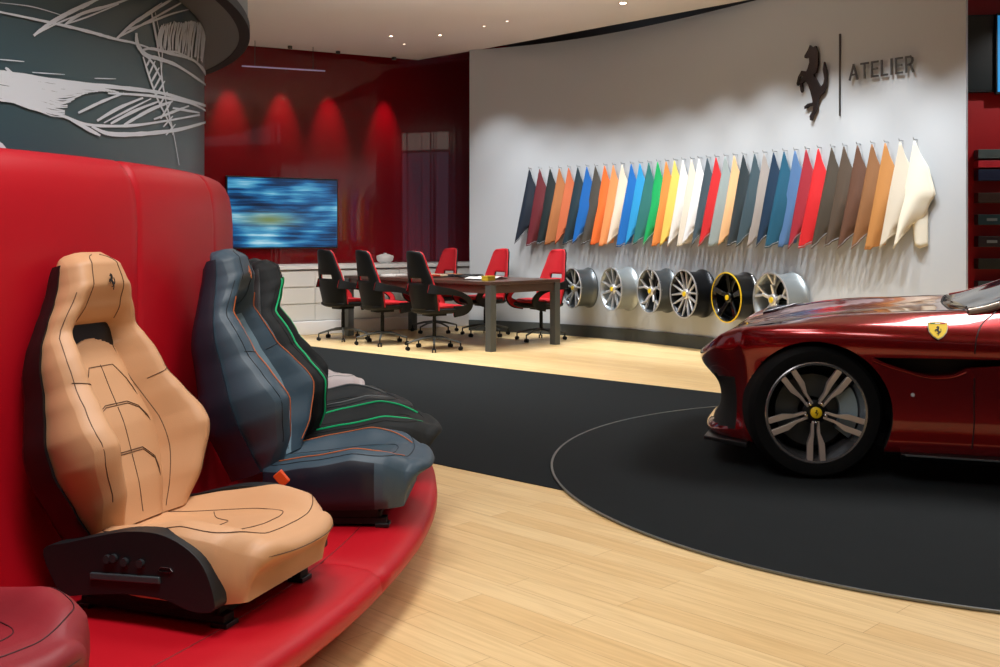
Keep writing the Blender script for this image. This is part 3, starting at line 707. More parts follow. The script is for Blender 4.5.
# ------------------------------------------------------------------ leather hides
HIDES = [(529.7,'navy',(18,32,48)),(540,'burgundy',(104,34,42)),(550.6,'black-green',(28,40,42)),(559.8,'camel brown',(176,112,66)),(569.3,'rust orange',(204,108,70)),(578.5,'dark teal',(24,48,58)),(587.6,'royal blue',(20,98,176)),
 (596.4,'grey-brown',(74,70,64)),(605.6,'bright orange',(236,112,48)),(614.4,'apricot',(236,150,92)),(623.2,'cream',(232,216,196)),(632.4,'cobalt blue',(22,108,190)),(641.2,'sky blue',(46,156,216)),(650,'sea green',(46,116,112)),
 (659,'emerald green',(24,172,96)),(667.6,'light orange',(240,146,72)),(676,'yellow',(246,210,104)),(684.4,'pearl white',(234,232,228)),(693,'ivory',(232,222,206)),(700.6,'pure white',(240,240,242)),(709,'slate grey',(64,80,90)),(717.7,'scarlet',(206,42,46)),
 (726.8,'pale grey',(152,164,164)),(735.9,'peach',(238,190,140)),(745,'charcoal',(44,56,62)),(756.4,'blue-grey slate',(62,82,92)),(765.8,'greige',(164,156,152)),(775.4,'midnight blue',(22,50,76)),(785.8,'petrol blue',(28,88,116)),
 (796.7,'denim blue',(82,118,164)),(807.9,'crimson',(160,40,54)),(820.1,'vivid red',(212,34,40)),(833.4,'dark olive brown',(72,64,54)),(845.6,'taupe brown',(84,70,58)),(859.1,'chocolate brown',(100,68,52)),(873.4,'hazel brown',(142,98,62)),(886.7,'caramel',(188,130,72)),
 (901.5,'light beige',(212,202,184)),(915.8,'off-white cream',(232,226,208))]
ZT = 2.082
for i, (px, cn, rgb) in enumerate(HIDES):
    t = wall_t(px+1.6); p, d, n = wall_frame(t); last = i == len(HIDES)-1
    rnd = random.Random(i*13+5); j1, j2, j3 = rnd.uniform(-.02, .02), rnd.uniform(-.02, .02), rnd.uniform(0, 1)
    cut = rnd.choice((.0, .02, .05, .12, .15))
    Lh = .955+rnd.uniform(-.015, .015)
    # left edge, right edge as functions of drop s (0 top, 1 bottom); out: distance from wall
    def pt(u, v):
        s = v; z = -Lh*s
        left = -.165*s-.006; right = interp([(0, .006), (.08, .035), (.28, .115), (.5, .13), (.75, .07), (1, -.0)], s)
        if last: right = interp([(0, .006), (.08, .04), (.28, .14), (.5, .19), (.6, .13), (.8, .03), (1, -.04)], s)
        x_ = left+(right-left)*u
        out = .05+.075*s*(1-u)+.03*math.sin(PI*u)*sm(.1, .7, s)+.006*math.sin(7*u+3*s+j3*6)*sm(.1, .6, s)+j1*s
        z += cut*u*sm(.70, 1, s)
        z -= (.03*u+.055*abs(u-.35-j2*4))*sm(.7, 1, s)*(-.6 if u > .4 else .3)
        q = p+d*x_+n*max(.012, out); return Vector((q.x, q.y, ZT+z))
    h = thing('leather_hide', (p+n*.03+Vector((0, 0, ZT))), 0, None, 'leather sample', 'leather hides hanging in a row on the white wall')
    M_h = mat('hide_'+cn.replace(' ', '_').replace('-', '_'), rgb, .55, bump=.3, bscale=60, vary=.05)
    mb = MB().grid(pt, 10, 26)
    o = mb.build('sheet', M_h, None, solid=.003, angle=80); o.parent = h; o.matrix_parent_inverse = Matrix.Translation(-h.location)
    hk = MB().tube([(p-n*.0+Vector((0, 0, ZT+.012))), (p+n*.062+Vector((0, 0, ZT+.012))), (p+n*.07+Vector((0, 0, ZT+.03)))], .0035, 8).build('hook', M_steel, None)
    hk.parent = h; hk.matrix_parent_inverse = Matrix.Translation(-h.location)
    hem = MB().tube([pt(k/8, .985)+n*.004 for k in range(9)], .003, 5).build('stitched_hem', mat('hem_grey', (170, 172, 176), .5) if sum(rgb) < 330 else M_h, None)
    hem.parent = h; hem.matrix_parent_inverse = Matrix.Translation(-h.location)
    if last:      # rear fold that hangs behind the front one
        def pt2(u, v):
            q = p+d*(-.06+.17*u*(1-.3*v)+.05*v)+n*(.03+.02*math.sin(4*u)); return Vector((q.x, q.y, ZT-.45-.50*v+.05*abs(u-.5)*v))
        o = MB().grid(pt2, 8, 12).build('rear_fold', M_h, None, solid=.003); o.parent = h; o.matrix_parent_inverse = Matrix.Translation(-h.location)
    if i == 0: lb = f'{cn} leather hide hanging at the left end of the row, before the burgundy one'
    elif last: lb = f'{cn} leather hide at the right end of the row, its corner folded over'
    else: lb = f'{cn} leather hide hanging between the {HIDES[i-1][1]} and the {HIDES[i+1][1]} hides'
    h['label'] = lb

# ------------------------------------------------------------------ display rims on the wall
def make_rim(loc, axis, label, style, face, barrel, dark, accent=None, scl=1.0):
    ax = Vector((*axis, 0)).normalized(); t = thing('alloy_wheel', loc, math.atan2(ax.y, ax.x), label, 'wheel rim', 'alloy wheels mounted in a row under the leather hides')
    Mx = Matrix.Rotation(PI/2, 4, 'Y')     # lathe z axis -> x
    Ro = .236
    t.scale = (scl, scl, scl)
    MB().lathe([(Ro-.006, .0), (Ro, -.004), (Ro, -.016), (Ro-.018, -.03), (Ro-.022, -.08), (Ro-.022, -.16), (Ro-.010, -.205), (Ro, -.215), (Ro, -.228), (Ro-.008, -.228), (Ro-.02, -.215), (Ro-.042, -.16), (Ro-.038, -.08), (Ro-.028, -.03), (Ro-.014, -.006)], 48, Mx, closed=True).build('barrel', barrel, t)
    if accent: MB().lathe([(Ro-.008, .003), (Ro+.002, .003), (Ro+.003, -.006), (Ro-.008, -.006)], 48, Mx, closed=True).build('rim_edge', accent, t)
    else: MB().lathe([(Ro-.012, .002), (Ro+.001, .002), (Ro+.001, -.008), (Ro-.012, -.008)], 48, Mx, closed=True).build('rim_edge', face, t)
    MB().lathe([(.0, -.20), (Ro-.05, -.20)], 32, Mx).build('back_plate', dark, t)
    mb = MB()
    n, kind = style
    for k in range(n):
        a = 2*PI*k/n+.3
        def arm(da0, r0, da1, r1, w0, w1, x0=-.035, x1=-.008):
            p0 = Vector((x0, r0*math.cos(a+da0), r0*math.sin(a+da0))); p1 = Vector((x1, r1*math.cos(a+da1), r1*math.sin(a+da1)))
            dv = (p1-p0).normalized(); s_ = Vector((1, 0, 0)).cross(dv).normalized(); fx = Vector((.022, 0, 0))
            vs = [p0+s_*w0, p0-s_*w0, p1-s_*w1, p1+s_*w1]; vs += [v-fx for v in vs]
            mb.add(vs, [(0, 1, 2, 3), (7, 6, 5, 4), (0, 4, 5, 1), (1, 5, 6, 2), (2, 6, 7, 3), (3, 7, 4, 0)])
        if kind == 'single': arm(0, .04, 0, Ro-.014, .013, .009)
        elif kind == 'twin': arm(-.12, .04, -.10, Ro-.014, .008, .010); arm(.12, .04, .10, Ro-.014, .008, .010)
        elif kind == 'vee': arm(0, .04, -.24, Ro-.014, .012, .007); arm(0, .04, .24, Ro-.014, .012, .007)
        elif kind == 'wide': arm(0, .04, 0, Ro-.014, .018, .028)
        elif kind == 'fork': arm(0, .04, .0, .13, .016, .012); arm(0, .12, -.22, Ro-.014, .010, .010); arm(0, .12, .22, Ro-.014, .010, .010)
    mb.lathe([(.05, -.06), (.05, -.022), (.042, -.014), (0.0, -.014)], 24, Mx)
    mb.build('spokes', face, t, bevel=.003)
    MB().lathe([(.024, -.014), (.024, -.006), (.0, -.005)], 20, Mx).build('centre_cap', M_yellow, t)
    # wall bracket
    MB().tube([(-.06, 0, 0), (-.40, 0, 0)], .02, 10).build('mounting_arm', M_black, t)
    return t
M_rd = mat('rim_dark', (30, 32, 36), .3, .6); M_rs = mat('rim_silver', (226, 228, 232), .28, .7); M_rg = mat('rim_gunmetal', (92, 98, 102), .35, .7); M_ra = mat('rim_ash', (160, 168, 172), .4, .6)
M_rb = mat('rim_black', (16, 17, 19), .2, .3, coat=.6); M_ye = mat('rim_yellow', (228, 190, 30), .4)
RIMS = [(571.5, 288, 'black and silver alloy wheel leftmost on the wall, behind the red chair', (5, 'vee'), M_rs, M_rg, M_rb, None),
 (610.5, 289, 'silver many-spoked alloy wheel with a pale barrel, second from left on the wall', (10, 'single'), M_rs, M_ra, M_rg, None),
 (648.5, 291, 'dark alloy wheel with five split spokes, third from left on the wall', (5, 'fork'), M_rs, M_rg, M_rb, None),
 (683, 294, 'grey twin-spoked alloy wheel with dark barrel left of the yellow-edged wheel', (7, 'vee'), M_rs, M_rd, M_rb, None),
 (726, 297.5, 'black alloy wheel with a bright yellow outer edge', (5, 'wide'), M_rb, M_rb, M_rd, M_ye),
 (770, 300, 'silver Y-spoked alloy wheel rightmost on the wall, just above the red car bonnet', (5, 'fork'), M_rs, M_ra, M_rb, None)]
for (px, py, lb, st, fc, ba, dk, ac), scl in zip(RIMS, (1.04, 1.10, 1.07, 1.12, 1.10, 1.16)):
    u = (px-500)/F; t = wall_t(px+16); p, d, n = wall_frame(t); ax = Vector((-.92, -.39))
    Y = (p+n*.20).y-.06; make_rim((u*Y, Y, EYE-(py-HY)/F*Y), ax, lb, st, fc, ba, dk, ac, scl)

# ------------------------------------------------------------------ conference table and chairs
TA = Vector((-.10, 11.1, 0)); tb = R(45); b_ = Vector((math.cos(tb), math.sin(tb), 0)); a_ = Vector((-math.sin(tb), math.cos(tb), 0))
TW, TL = 1.12, 2.6
tab = thing('conference_table', (TA+a_*TL/2+b_*TW/2), tb, 'long dark brown meeting table with grey metal legs among red and black chairs', 'table')
M_leg = mat('grey_powder_metal', (84, 88, 88), .45, .3); M_top = mat('dark_brown_top', (78, 58, 50), .3)
MB().box((0, 0, .73), (TW, TL, .035)).build('tabletop', M_top, tab, smooth=False, bevel=.003)
MB().box((0, -TL/2+.04, .665), (TW-.16, .03, .09)).box((0, TL/2-.04, .665), (TW-.16, .03, .09)).box((-TW/2+.04, 0, .665), (.03, TL-.16, .09)).box((TW/2-.04, 0, .665), (.03, TL-.16, .09)).build('apron', M_top, tab, smooth=False)
for sx in (-1, 1):
    for sy in (-1, 1): MB().box((sx*(TW/2-.045), sy*(TL/2-.045), .356), (.085, .085, .712)).build('leg', M_leg, tab, smooth=False, bevel=.003)
def on_table(x, y): return TA+a_*TL/2+b_*TW/2+b_*x+a_*y
def small(name, x, y, rz, lb, cat, builder, group=None):
    p = on_table(x, y); t = thing(name, (p.x, p.y, .7475), tb+rz, lb, cat, group); builder(t); return t
small('open_book', -.1, -.75, .2, 'open white brochure lying on the near right end of the table', 'book', lambda t: (MB().grid(lambda u, v: Vector(((u-.5)*.42, (v-.5)*.29, .012+.018*abs(math.sin((u)*2*PI)))), 16, 2).build('pages', M_white, t, solid=.006), MB().box((0, 0, .004), (.44, .31, .006)).build('cover', M_black, t, smooth=False)))
small('sample_box', -.30, -1.0, .1, 'small yellow sample box on the table near the leg', 'box', lambda t: (MB().box((0, 0, .022), (.13, .09, .044)).build('box_body', mat('mustard', (198, 168, 40), .5), t, smooth=False, bevel=.003), MB().box((0, 0, .047), (.134, .094, .008)).build('lid', mat('mustard_lid', (215, 185, 60), .5), t, smooth=False)))
def tray(t):
    MB().box((0, 0, .006), (.5, .34, .012)).build('tray_base', M_black, t, smooth=False)
    for k in range(4): MB().box((-.17+k*.11, 0, .022), (.09, .26, .02)).build('colour_chip', mat('chip_%d' % k, [(180, 60, 40), (210, 190, 160), (60, 60, 66), (180, 120, 70)][k], .5), t, smooth=False, bevel=.002)
small('sample_tray', .05, .15, -.1, 'black tray of leather colour chips in the middle of the table', 'tray', tray)
def steer(t):
    MB().tube([(.17*math.cos(2*PI*k/28), .155*math.sin(2*PI*k/28), .03) for k in range(28)], .014, 8, closed=True).build('rim_loop', M_black, t)
    MB().box((0, 0, .022), (.3, .035, .02)).lathe([(.05, .005), (.05, .035), (.03, .045), (0, .046)], 16).build('hub', M_black, t)
small('steering_wheel', -.05, -.42, 0, 'black steering wheel lying on the meeting table', 'steering wheel', steer)
small('paper_stack', -.2, .75, .3, 'stack of white papers at the far left end of the table', 'papers', lambda t: (MB().box((0, 0, .008), (.3, .21, .016)).box((.01, .02, .018), (.3, .21, .006), Matrix.Rotation(.15, 3, 'Z')).build('sheets', M_white, t, smooth=False), MB().box((.02, .01, .0225), (.06, .04, .003)).build('clip', M_steel, t, smooth=False)))

M_cb = mat('chair_black_shell', (11, 13, 14), .6, spec=.3); M_cr = mat('chair_red_fabric', (188, 16, 30), .7, bump=.1)
def make_chair():
    t = thing('office_chair', (0, 0, 0), 0, '', 'chair', 'office chairs around the meeting table')
    def bp(off):
        def f(u, v):
            uu = u*2-1; w = interp([(0, .25), (.28, .27), (.5, .235), (.8, .18), (.93, .158), (1, .120)], v)
            lean = .10*v**1.2+.03
            x = -.20-lean+.10*uu*uu*(1-.5*v)+off; z = .44+.64*v-(.012*abs(uu)**3 if v > .97 else 0)
            return Vector((x, uu*w, z))
        return f
    hole = lambda u, v: None if (.46 < v < .54 and abs(u-.5) < .26) else 0
    def shell(o0, o1, name, m, par):
        mb = MB(); NU_, NV_ = 16, 26
        mb.grid(bp((o0+o1)/2), NU_, NV_, hole)
        return mb.build(name, m, par, solid=abs(o1-o0), angle=60)
    shell(-.012, .006, 'back_shell', M_cb, t)
    shell(.006, .020, 'back_cushion', M_cr, t)
    # seat pan and cushion
    def pan(z0, z1, k):
        rs = []
        out = [(.24, .17), (.25, .10), (.26, 0), (.25, -.10), (.24, -.17), (.20, -.225), (.05, -.25), (-.12, -.235), (-.20, -.18), (-.22, 0), (-.20, .18), (-.12, .235), (.05, .25), (.20, .225)]
        Q = catmull([Vector((a, b, 0)) for a, b in out], 3, True)
        for z, s_ in ((z0, k-.14), (z0+(z1-z0)*.35, k-.02), (z0+(z1-z0)*.75, k), (z1, k-.08)): rs.append([Vector((q.x*s_, q.y*s_, z+.03*(q.y*4)**2*.4)) for q in Q])
        return MB().rings(rs)
    pan(.395, .45, 1.04).build('seat_shell', M_cb, t); pan(.44, .485, .95).build('seat_cushion', M_cr, t)
    # loop arms: broad bands from the back sweeping forward and down to the seat
    for s in (-1, 1):
        P_ = catmull([(-.235, s*.225, .68), (-.15, s*.272, .66), (.0, s*.295, .640), (.14, s*.295, .605), (.235, s*.285, .545), (.255, s*.27, .485), (.20, s*.25, .435), (.08, s*.235, .42)], 5)
        def band(wy, th, dy=0, dn=0):
            rs = []
            for i, p in enumerate(P_):
                a = P_[max(0, i-1)]; b = P_[min(len(P_)-1, i+1)]; d = (b-a).normalized(); nn = d.cross(Vector((0, 1, 0))).normalized()*-1
                k = i/(len(P_)-1); h_ = th*(.95+.9*max(0, 1-k*2.6)+1.1*max(0, k*2-1))
                c0 = p+Vector((0, dy, 0))
                rs.append([c0+Vector((0, wy/2, 0))+nn*h_/2, c0-Vector((0, wy/2, 0))+nn*h_/2, c0-Vector((0, wy/2, 0))-nn*h_/2, c0+Vector((0, wy/2, 0))-nn*h_/2])
            return MB().rings(rs)
        ar = band(.026, .058).build('armrest', M_cb, t, bevel=.006)
        band(.010, .046, -s*.0155).build('arm_lining', M_cr, ar, bevel=.003)
    MB().tube([(-.02, 0, .12), (-.02, 0, .33)], .021, 12).tube([(-.02, 0, .30), (-.02, 0, .41)], .018, 10).build('column', M_cb, t)
    MB().box((-.02, 0, .385), (.22, .16, .03)).build('tilt_mechanism', M_cb, t, bevel=.005)
    for k in range(5):
        a = 2*PI*k/5+.35; dx, dy = math.cos(a), math.sin(a)
        l_ = MB().tube([(-.02+dx*.0, dy*.0, .135), (-.02+dx*.14, dy*.14, .125), (-.02+dx*.30, dy*.30, .085)], [.018, .014, .010], 8).build('base_leg', M_leg, t)
        cs = MB(); cx, cy = -.02+dx*.30, dy*.30
        for s in (-1, 1): cs.tube([(cx-dy*s*.007, cy+dx*s*.007, .0225), (cx-dy*s*.022, cy+dx*s*.022, .0225)], .022, 12)
        cs.tube([(cx, cy, .03), (cx, cy, .085)], .008, 8); cs.build('caster', M_cb, l_)
    return t
ch0 = make_chair(); used = False
CH = [((-1.86, 12.45), -2, 'black-backed office chair with red seat, leftmost of the row seen from behind'),
      ((-1.33, 11.93), -10, 'black-backed office chair with red seat, middle of the row seen from behind'),
      ((-.70, 11.36), -8, 'black-backed office chair nearest the camera, beside the near grey table leg'),
      ((.47, 12.32), 168, 'red-fronted office chair at the right end of the table, facing the camera'),
      ((-.20, 12.95), 170, 'red-fronted office chair on the far side, middle of the three facing the camera'),
      ((-.86, 13.40), 172, 'red-fronted office chair on the far side, partly hidden behind a black chair')]
for i, ((x, y), da, lb) in enumerate(CH):
    o = ch0 if i == 0 else dup(ch0); o.location = (x, y, 0); o.rotation_euler = (0, 0, tb+R(da)); o['label'] = lb
# things on the low cabinet
def bowl(t):
    MB().lathe([(.0, .0), (.09, .0), (.15, .05), (.165, .11), (.155, .11), (.14, .055), (.08, .012), (0, .012)], 32).build('bowl', M_white, t)
    MB().lathe([(.17, .11), (.16, .145), (.08, .17), (.03, .178), (.03, .195), (0, .197), (0, .16), (.15, .12)], 32).build('lid', M_white, t)
p = ray_red(385, 262, .35); bt = thing('lidded_bowl', (p.x, p.y, .87), 0, 'white lidded bowl on the low cabinet behind the black chairs', 'bowl'); bowl(bt); bt.scale = (.7, .7, .7)

# ------------------------------------------------------------------ right red wall: display, monitor, sample boards
def qframe(o, a, off, z): q = qp(a, off, z); o.location = q; o.rotation_euler = (0, 0, qa)
def q_at(px, py, off):
    u = (px-500)/F; p0 = QP+QN*off; k = p0.dot(QN)/(u*QN.x+QN.y); return Vector((u*k, k, EYE-(py-HY)/F*k))
a = q_at(964, 16, .06); b = q_at(1010, 92, .06); cen = (a+b)/2
pn = thing('dark_wall_panel', cen, qa, 'tall dark teal panel high on the red wall behind the right end of the white wall', 'panel')
MB().box((0, 0, 0), ((b-a).xy.length, .08, a.z-b.z)).build('panel_body', mat('dark_teal_panel', (12, 30, 34), .4), pn, smooth=False, bevel=.004)
MB().box((0, -.044, 0), ((b-a).xy.length-.03, .006, a.z-b.z-.03)).build('face', mat('dark_teal_face', (10, 26, 30), .3), pn, smooth=False)
a = q_at(995, 14, .13); b = q_at(1075, 93, .13); cen = (a+b)/2
sc = thing('wall_screen', cen, qa, 'bright blue screen at the very right edge, high on the red wall', 'screen')
MB().box((0, 0, 0), ((b-a).xy.length, .05, a.z-b.z)).build('housing', M_black, sc, smooth=False, bevel=.004)
MB().box((0, -.027, 0), ((b-a).xy.length-.03, .006, a.z-b.z-.04)).build('screen', mat('blue_screen', (40, 130, 190), .3, emit=.8), sc, smooth=False)
BO = [((150, 159), (74, 88, 88), 'grey-green'), ((161, 168), (190, 34, 48), 'bright red'), ((170, 181), (14, 26, 58), 'navy blue'), ((193, 203), (48, 28, 20), 'dark brown'), ((214.5, 225), (16, 44, 48), 'dark teal'), ((236, 247), (26, 10, 14), 'black cherry'), ((258.5, 269), (24, 24, 16), 'dark olive'), ((281, 292), (52, 62, 66), 'slate')]
for k, ((y0, y1), rgb, cn) in enumerate(BO):
    a = q_at(976, y0, .07); b = q_at(1060, y1, .07); cen = (a+b)/2; cen.z = (q_at(976, y0, .07).z+q_at(976, y1, .07).z)/2
    hgt = q_at(976, y0, .07).z-q_at(976, y1, .07).z
    t = thing('sample_board', cen, qa, f'{cn} sample board on the far right red wall, '+('topmost of the stack' if k == 0 else f'just below the {BO[k-1][2]} one'), 'sample board', 'sample boards stacked on the far right red wall')
    L_ = (b-a).xy.length
    MB().box((0, 0, 0), (L_, .13, hgt)).build('board', mat('board_'+cn.replace(' ', '_').replace('-', '_'), rgb, .45), t, smooth=False, bevel=.004)
    MB().box((-L_/2+.12, -.067, 0), (.09, .004, hgt*.25)).build('name_tag', mat('tag_grey', (110, 116, 116), .4) if k in (4, 5) else mat('board_'+cn.replace(' ', '_').replace('-', '_'), rgb, .45), t, smooth=False)

# ------------------------------------------------------------------ the red car
CAR = Vector((1.598, 5.26, .0125)); CYAW = -20.0
car = thing('sports_car', CAR, R(CYAW), 'dark red sports coupe on the turntable, with a yellow shield on its wing', 'car')
# local frame: +x to the tail, +y across the car away from the camera, origin under the near front wheel's outer face
M_paint = mat('rosso_paint', (132, 3, 11), .22, .65, coat=1.0, spec=.5, coat_rough=.04)
M_glassdk = mat('tinted_glass', (5, 16, 26), .08, spec=.22)
HW = .965
OH = .70
plan = [(-OH, HW), (-OH+.003, .82), (-OH+.012, .66), (-OH+.03, .52), (-OH+.065, .38), (-OH+.12, .26), (-OH+.20, .165), (-OH+.30, .10), (-.38, .055), (-.25, .028), (-.1, .008), (.05, .0), (.2, .002), (.35, .012), (.5, .03), (.7, .05), (.95, .06), (1.3, .062), (1.7, .055), (2.1, .02), (2.4, -.01), (2.67, -.018), (2.95, -.005), (3.2, .035), (3.42, .11), (3.58, .24), (3.67, .42), (3.70, .62), (3.705, .80), (3.71, HW)]
def wtail(x): return sm(2.9, 3.7, x)
def hoodz(x):
    return interp([(-.70, .545), (-.62, .59), (-.55, .665), (-.35, .70), (-.1, .745), (.2, .785), (.5, .818), (.8, .845), (1.1, .90), (1.7, .91), (2.3, .93), (2.9, .935), (3.3, .93), (3.6, .90), (3.71, .87)], x)
def crest(x): return interp([(-.8, -.02), (-.6, .0), (-.4, .025), (-.15, .055), (.1, .060), (.4, .040), (.8, .02), (1.3, .0), (1.9, .02), (2.5, .06), (2.9, .05), (3.4, .0), (3.7, 0)], x)
NP = len(plan)
rows = []
def Cc(i):
    x, y = plan[i]
    if x < -.1: xs = -.74+(x+OH)*.72*1.0; xs = min(xs, x+.03) if y > .6 else xs
    elif x > 3.3: xs = min(x, 3.60)
    else: xs = x
    if x < -.1: xs = interp([(-.80, -.745), (-.77, -.70), (-.68, -.60), (-.5, -.46), (-.25, -.24), (-.1, -.1)], x)
    return Vector((xs, HW))
SIDE = [  # inset near side, inset front, z side, z front, z tail
 (.30, .30, .125, .12, .20), (.06, .12, .125, .115, .20), (.046, .03, .165, .135, .26), (.036, .035, .20, .165, .30), (.046, .10, .25, .20, .36), (.047, .14, .34, .30, .44), (.040, .12, .44, .42, .52),
 (.026, .03, .53, .475, .60), (.012, .0, .60, .52, .70), (.0, -.002, .655, .545, .78), (.004, .006, .70, .562, .82), (.022, .02, .75, .575, .85)]
def norm_in(i):
    a = Vector(plan[max(0, i-1)]); b = Vector(plan[min(NP-1, i+1)]); d = (b-a).normalized(); n = Vector((-d.y, d.x))
    return -n if n.y < -.01 or (abs(n.y) <= .01 and ((plan[i][0] < 0 and n.x < 0) or (plan[i][0] > 3 and n.x > 0))) else n
for s_in, f_in, zs, zf, zt in SIDE:
    r_ = []
    for i in range(NP):
        x, y = plan[i]; wf = sm(-.45, -.72, x) if False else 1-sm(-.74, -.42, x); wt = wtail(x)
        ins = s_in*(1-wf)+f_in*wf; z = zs*(1-wf)*(1-wt)+zf*wf+zt*wt
        if zs > .6: z += crest(x)*.55*(zs-.6)/.15*(1 if zs > .6 else 0)
        n = norm_in(i); p = Vector((x, y))+n*ins
        r_.append(Vector((p.x, p.y, z)))
    rows.append(r_)
for lam, dz in ((.085, .9), (.17, 1.0), (.27, .82), (.38, .35), (.50, .05), (.64, .0), (.80, .08), (1.0, .10)):
    r_ = []
    for i in range(NP):
        P0 = Vector((rows[11][i].x, rows[11][i].y)); c_ = Cc(i); p = P0.lerp(c_, lam)
        base = rows[11][i].z
        hz = hoodz(p.x)+crest(p.x)*dz+.010*lam
        k = sm(0, .16, lam)*.9+.1*sm(.1, .3, lam)
        if plan[i][1] > .3 and plan[i][0] < 0: hz = hoodz(p.x)+.01*lam
        r_.append(Vector((p.x, p.y, base+(hz-base)*k)))
    rows.append(r_)
nr = len(rows)
def car_body():
    mb = MB(); vs = []; fs = []
    for r_ in rows: vs += r_
    n0 = len(vs)
    for j in range(nr-1):
        for i in range(NP-1):
            fs.append((j*NP+i, j*NP+i+1, (j+1)*NP+i+1, (j+1)*NP+i))
    mir = [Vector((v.x, 2*HW-v.y, v.z)) for v in vs]
    fs2 = [tuple(n0+i for i in reversed(f_)) for f_ in fs]
    mb.add(vs+mir, fs+fs2)
    # floor pan
    fl = [tuple((i, i+1, n0+i+1, n0+i)) for i in range(NP-1)]
    o = len(mb.f); mb.f += fl; mb.m += [0]*len(fl)
    return mb
cb = car_body()
# welding, smoothing: build mesh, subdivide, cut the arches
me = bpy.data.meshes.new('body'); me.from_pydata(cb.v, [], cb.f); me.update()
bm = bmesh.new(); bm.from_mesh(me); bmesh.ops.remove_doubles(bm, verts=bm.verts, dist=1e-4); bmesh.ops.dissolve_degenerate(bm, edges=bm.edges, dist=1e-4)
bmesh.ops.recalc_face_normals(bm, faces=bm.faces); bm.to_mesh(me); bm.free()
body = bpy.data.objects.new('body', me); COL.objects.link(body)
md = body.modifiers.new('s', 'SUBSURF'); md.levels = 2; md.render_levels = 2
cutters = []
ZW = .335
def cutter(mb): 
    o = mb.build('cut', M_matte, smooth=False); cutters.append(o)
    b = body.modifiers.new('b', 'BOOLEAN'); b.operation = 'DIFFERENCE'; b.object = o; b.solver = 'EXACT'; return o
MXY = Matrix(((1, 0, 0, 0), (0, 0, 1, 0), (0, 1, 0, 0), (0, 0, 0, 1)))
def archpoly(cx, r): return [(cx+r*math.cos(a), ZW+r*math.sin(a)) for a in [R(-28+i*236/44) for i in range(45)]]+[(cx-r*.9, -.1), (cx+r*.9, -.1)]
for cx, r in ((.0, .378), (2.67, .385)):
    cutter(MB().prism(archpoly(cx, r-.014), -.2, .42, MXY)); cutter(MB().prism(archpoly(cx, r-.014), 2*HW-.42, 2*HW+.2, MXY))
# scoop behind the front wheel
sc_poly = [(.27, .628), (.33, .600), (.39, .580), (.45, .560), (.51, .546), (.56, .543), (.64, .552), (.70, .585), (.85, .602), (1.6, .615), (2.2, .63), (2.2, .637), (1.6, .637), (.9, .635)]
cutter(MB().prism(sc_poly, -.2, .17, MXY)); cutter(MB().prism(sc_poly, 2*HW-.17, 2*HW+.2, MXY))
bpy.context.view_layer.update()
dg = bpy.context.evaluated_depsgraph_get()
nm_ = bpy.data.meshes.new_from_object(body.evaluated_get(dg))
body.modifiers.clear(); body.data = nm_; nm_.name = 'body'
for o in cutters: bpy.data.objects.remove(o)
nm_.materials.clear()
for m in (M_paint, M_matte): nm_.materials.append(m)
for p_ in nm_.polygons:
    c_ = p_.center; k = 0; p_.use_smooth = True
    for cx, r in ((0, .364), (2.67, .371)):
        d = math.hypot(c_.x-cx, c_.z-ZW)
        if d < r+.002 and (abs(d-r) < .004 or min(c_.y, 2*HW-c_.y) > .28) and abs(p_.normal.y) < .98 or (d < r-.001): k = 1
    yy = min(c_.y, 2*HW-c_.y)
    if .3 < c_.x < 2.25 and .53 < c_.z < .65 and yy > .13: k = 1
    if .3 < c_.x < 2.25 and .58 < c_.z < .66 and p_.normal.z < -.6: k = 1
    if c_.z < .128: k = 1
    if c_.x < -.38 and .20 < c_.z < .475 and yy > .17 and p_.normal.x < -.1: k = 1          # grille mouth
    if c_.z < .158 and c_.x > .3: k = 1
    p_.material_index = k
body.parent = car
bmx = bmesh.new(); bmx.from_mesh(nm_)
for e in bmx.edges:
    if len(e.link_faces) == 2 and e.calc_face_angle(0) > R(38): e.smooth = False
bvh = BVHTree.FromBMesh(bmx); bmx.to_mesh(nm_); bmx.free()
def side(x, z, off=.0):
    h = bvh.ray_cast(Vector((x, -1, z)), Vector((0, 1, 0)))
    if h[0] is None: return Vector((x, .05, z))
    return h[0]+h[1]*off*(-1 if h[1].y > 0 else 1)
def topp(x, y, off=.0):
    h = bvh.ray_cast(Vector((x, y, 2)), Vector((0, 0, -1)))
    return (h[0]+h[1]*off*(1 if h[1].z > 0 else -1)) if h[0] is not None else Vector((x, y, .8))
def seam(pts, fn, r, name, m, par, n=6):
    Q = catmull([Vector((a, b, 0)) for a, b in pts], n); return MB().tube([fn(q.x, q.y) for q in Q], r, 6).build(name, m, par)
M_gap = mat('panel_gap', (24, 2, 4), .6)
seam([(.86, .93-.06), (.83, .845), (.775, .80), (.745, .74), (.735, .66)], side, .0035, 'door_gap', M_gap, body)
seam([(.735, .54), (.735, .42), (.735, .30), (.725, .19)], side, .0035, 'door_gap', M_gap, body)
# bonnet shut line
seam([(-.44, .20), (-.38, .19), (-.2, .26), (.2, .30), (.55, .28), (.78, .22)], topp, .0028, 'bonnet_gap', M_gap, body)
seam([(-.44, 2*HW-.20), (-.38, 2*HW-.19), (-.2, 2*HW-.26), (.2, 2*HW-.30), (.55, 2*HW-.28), (.78, 2*HW-.22)], topp, .0028, 'bonnet_gap', M_gap, body)
# red lip of the scoop
seam([(.27, .620), (.34, .592), (.42, .568), (.50, .546), (.56, .540), (.64, .549), (.70, .575)], lambda x, z: side(x, z-.008, .002), .0035, 'scoop_lip', M_paint, body)
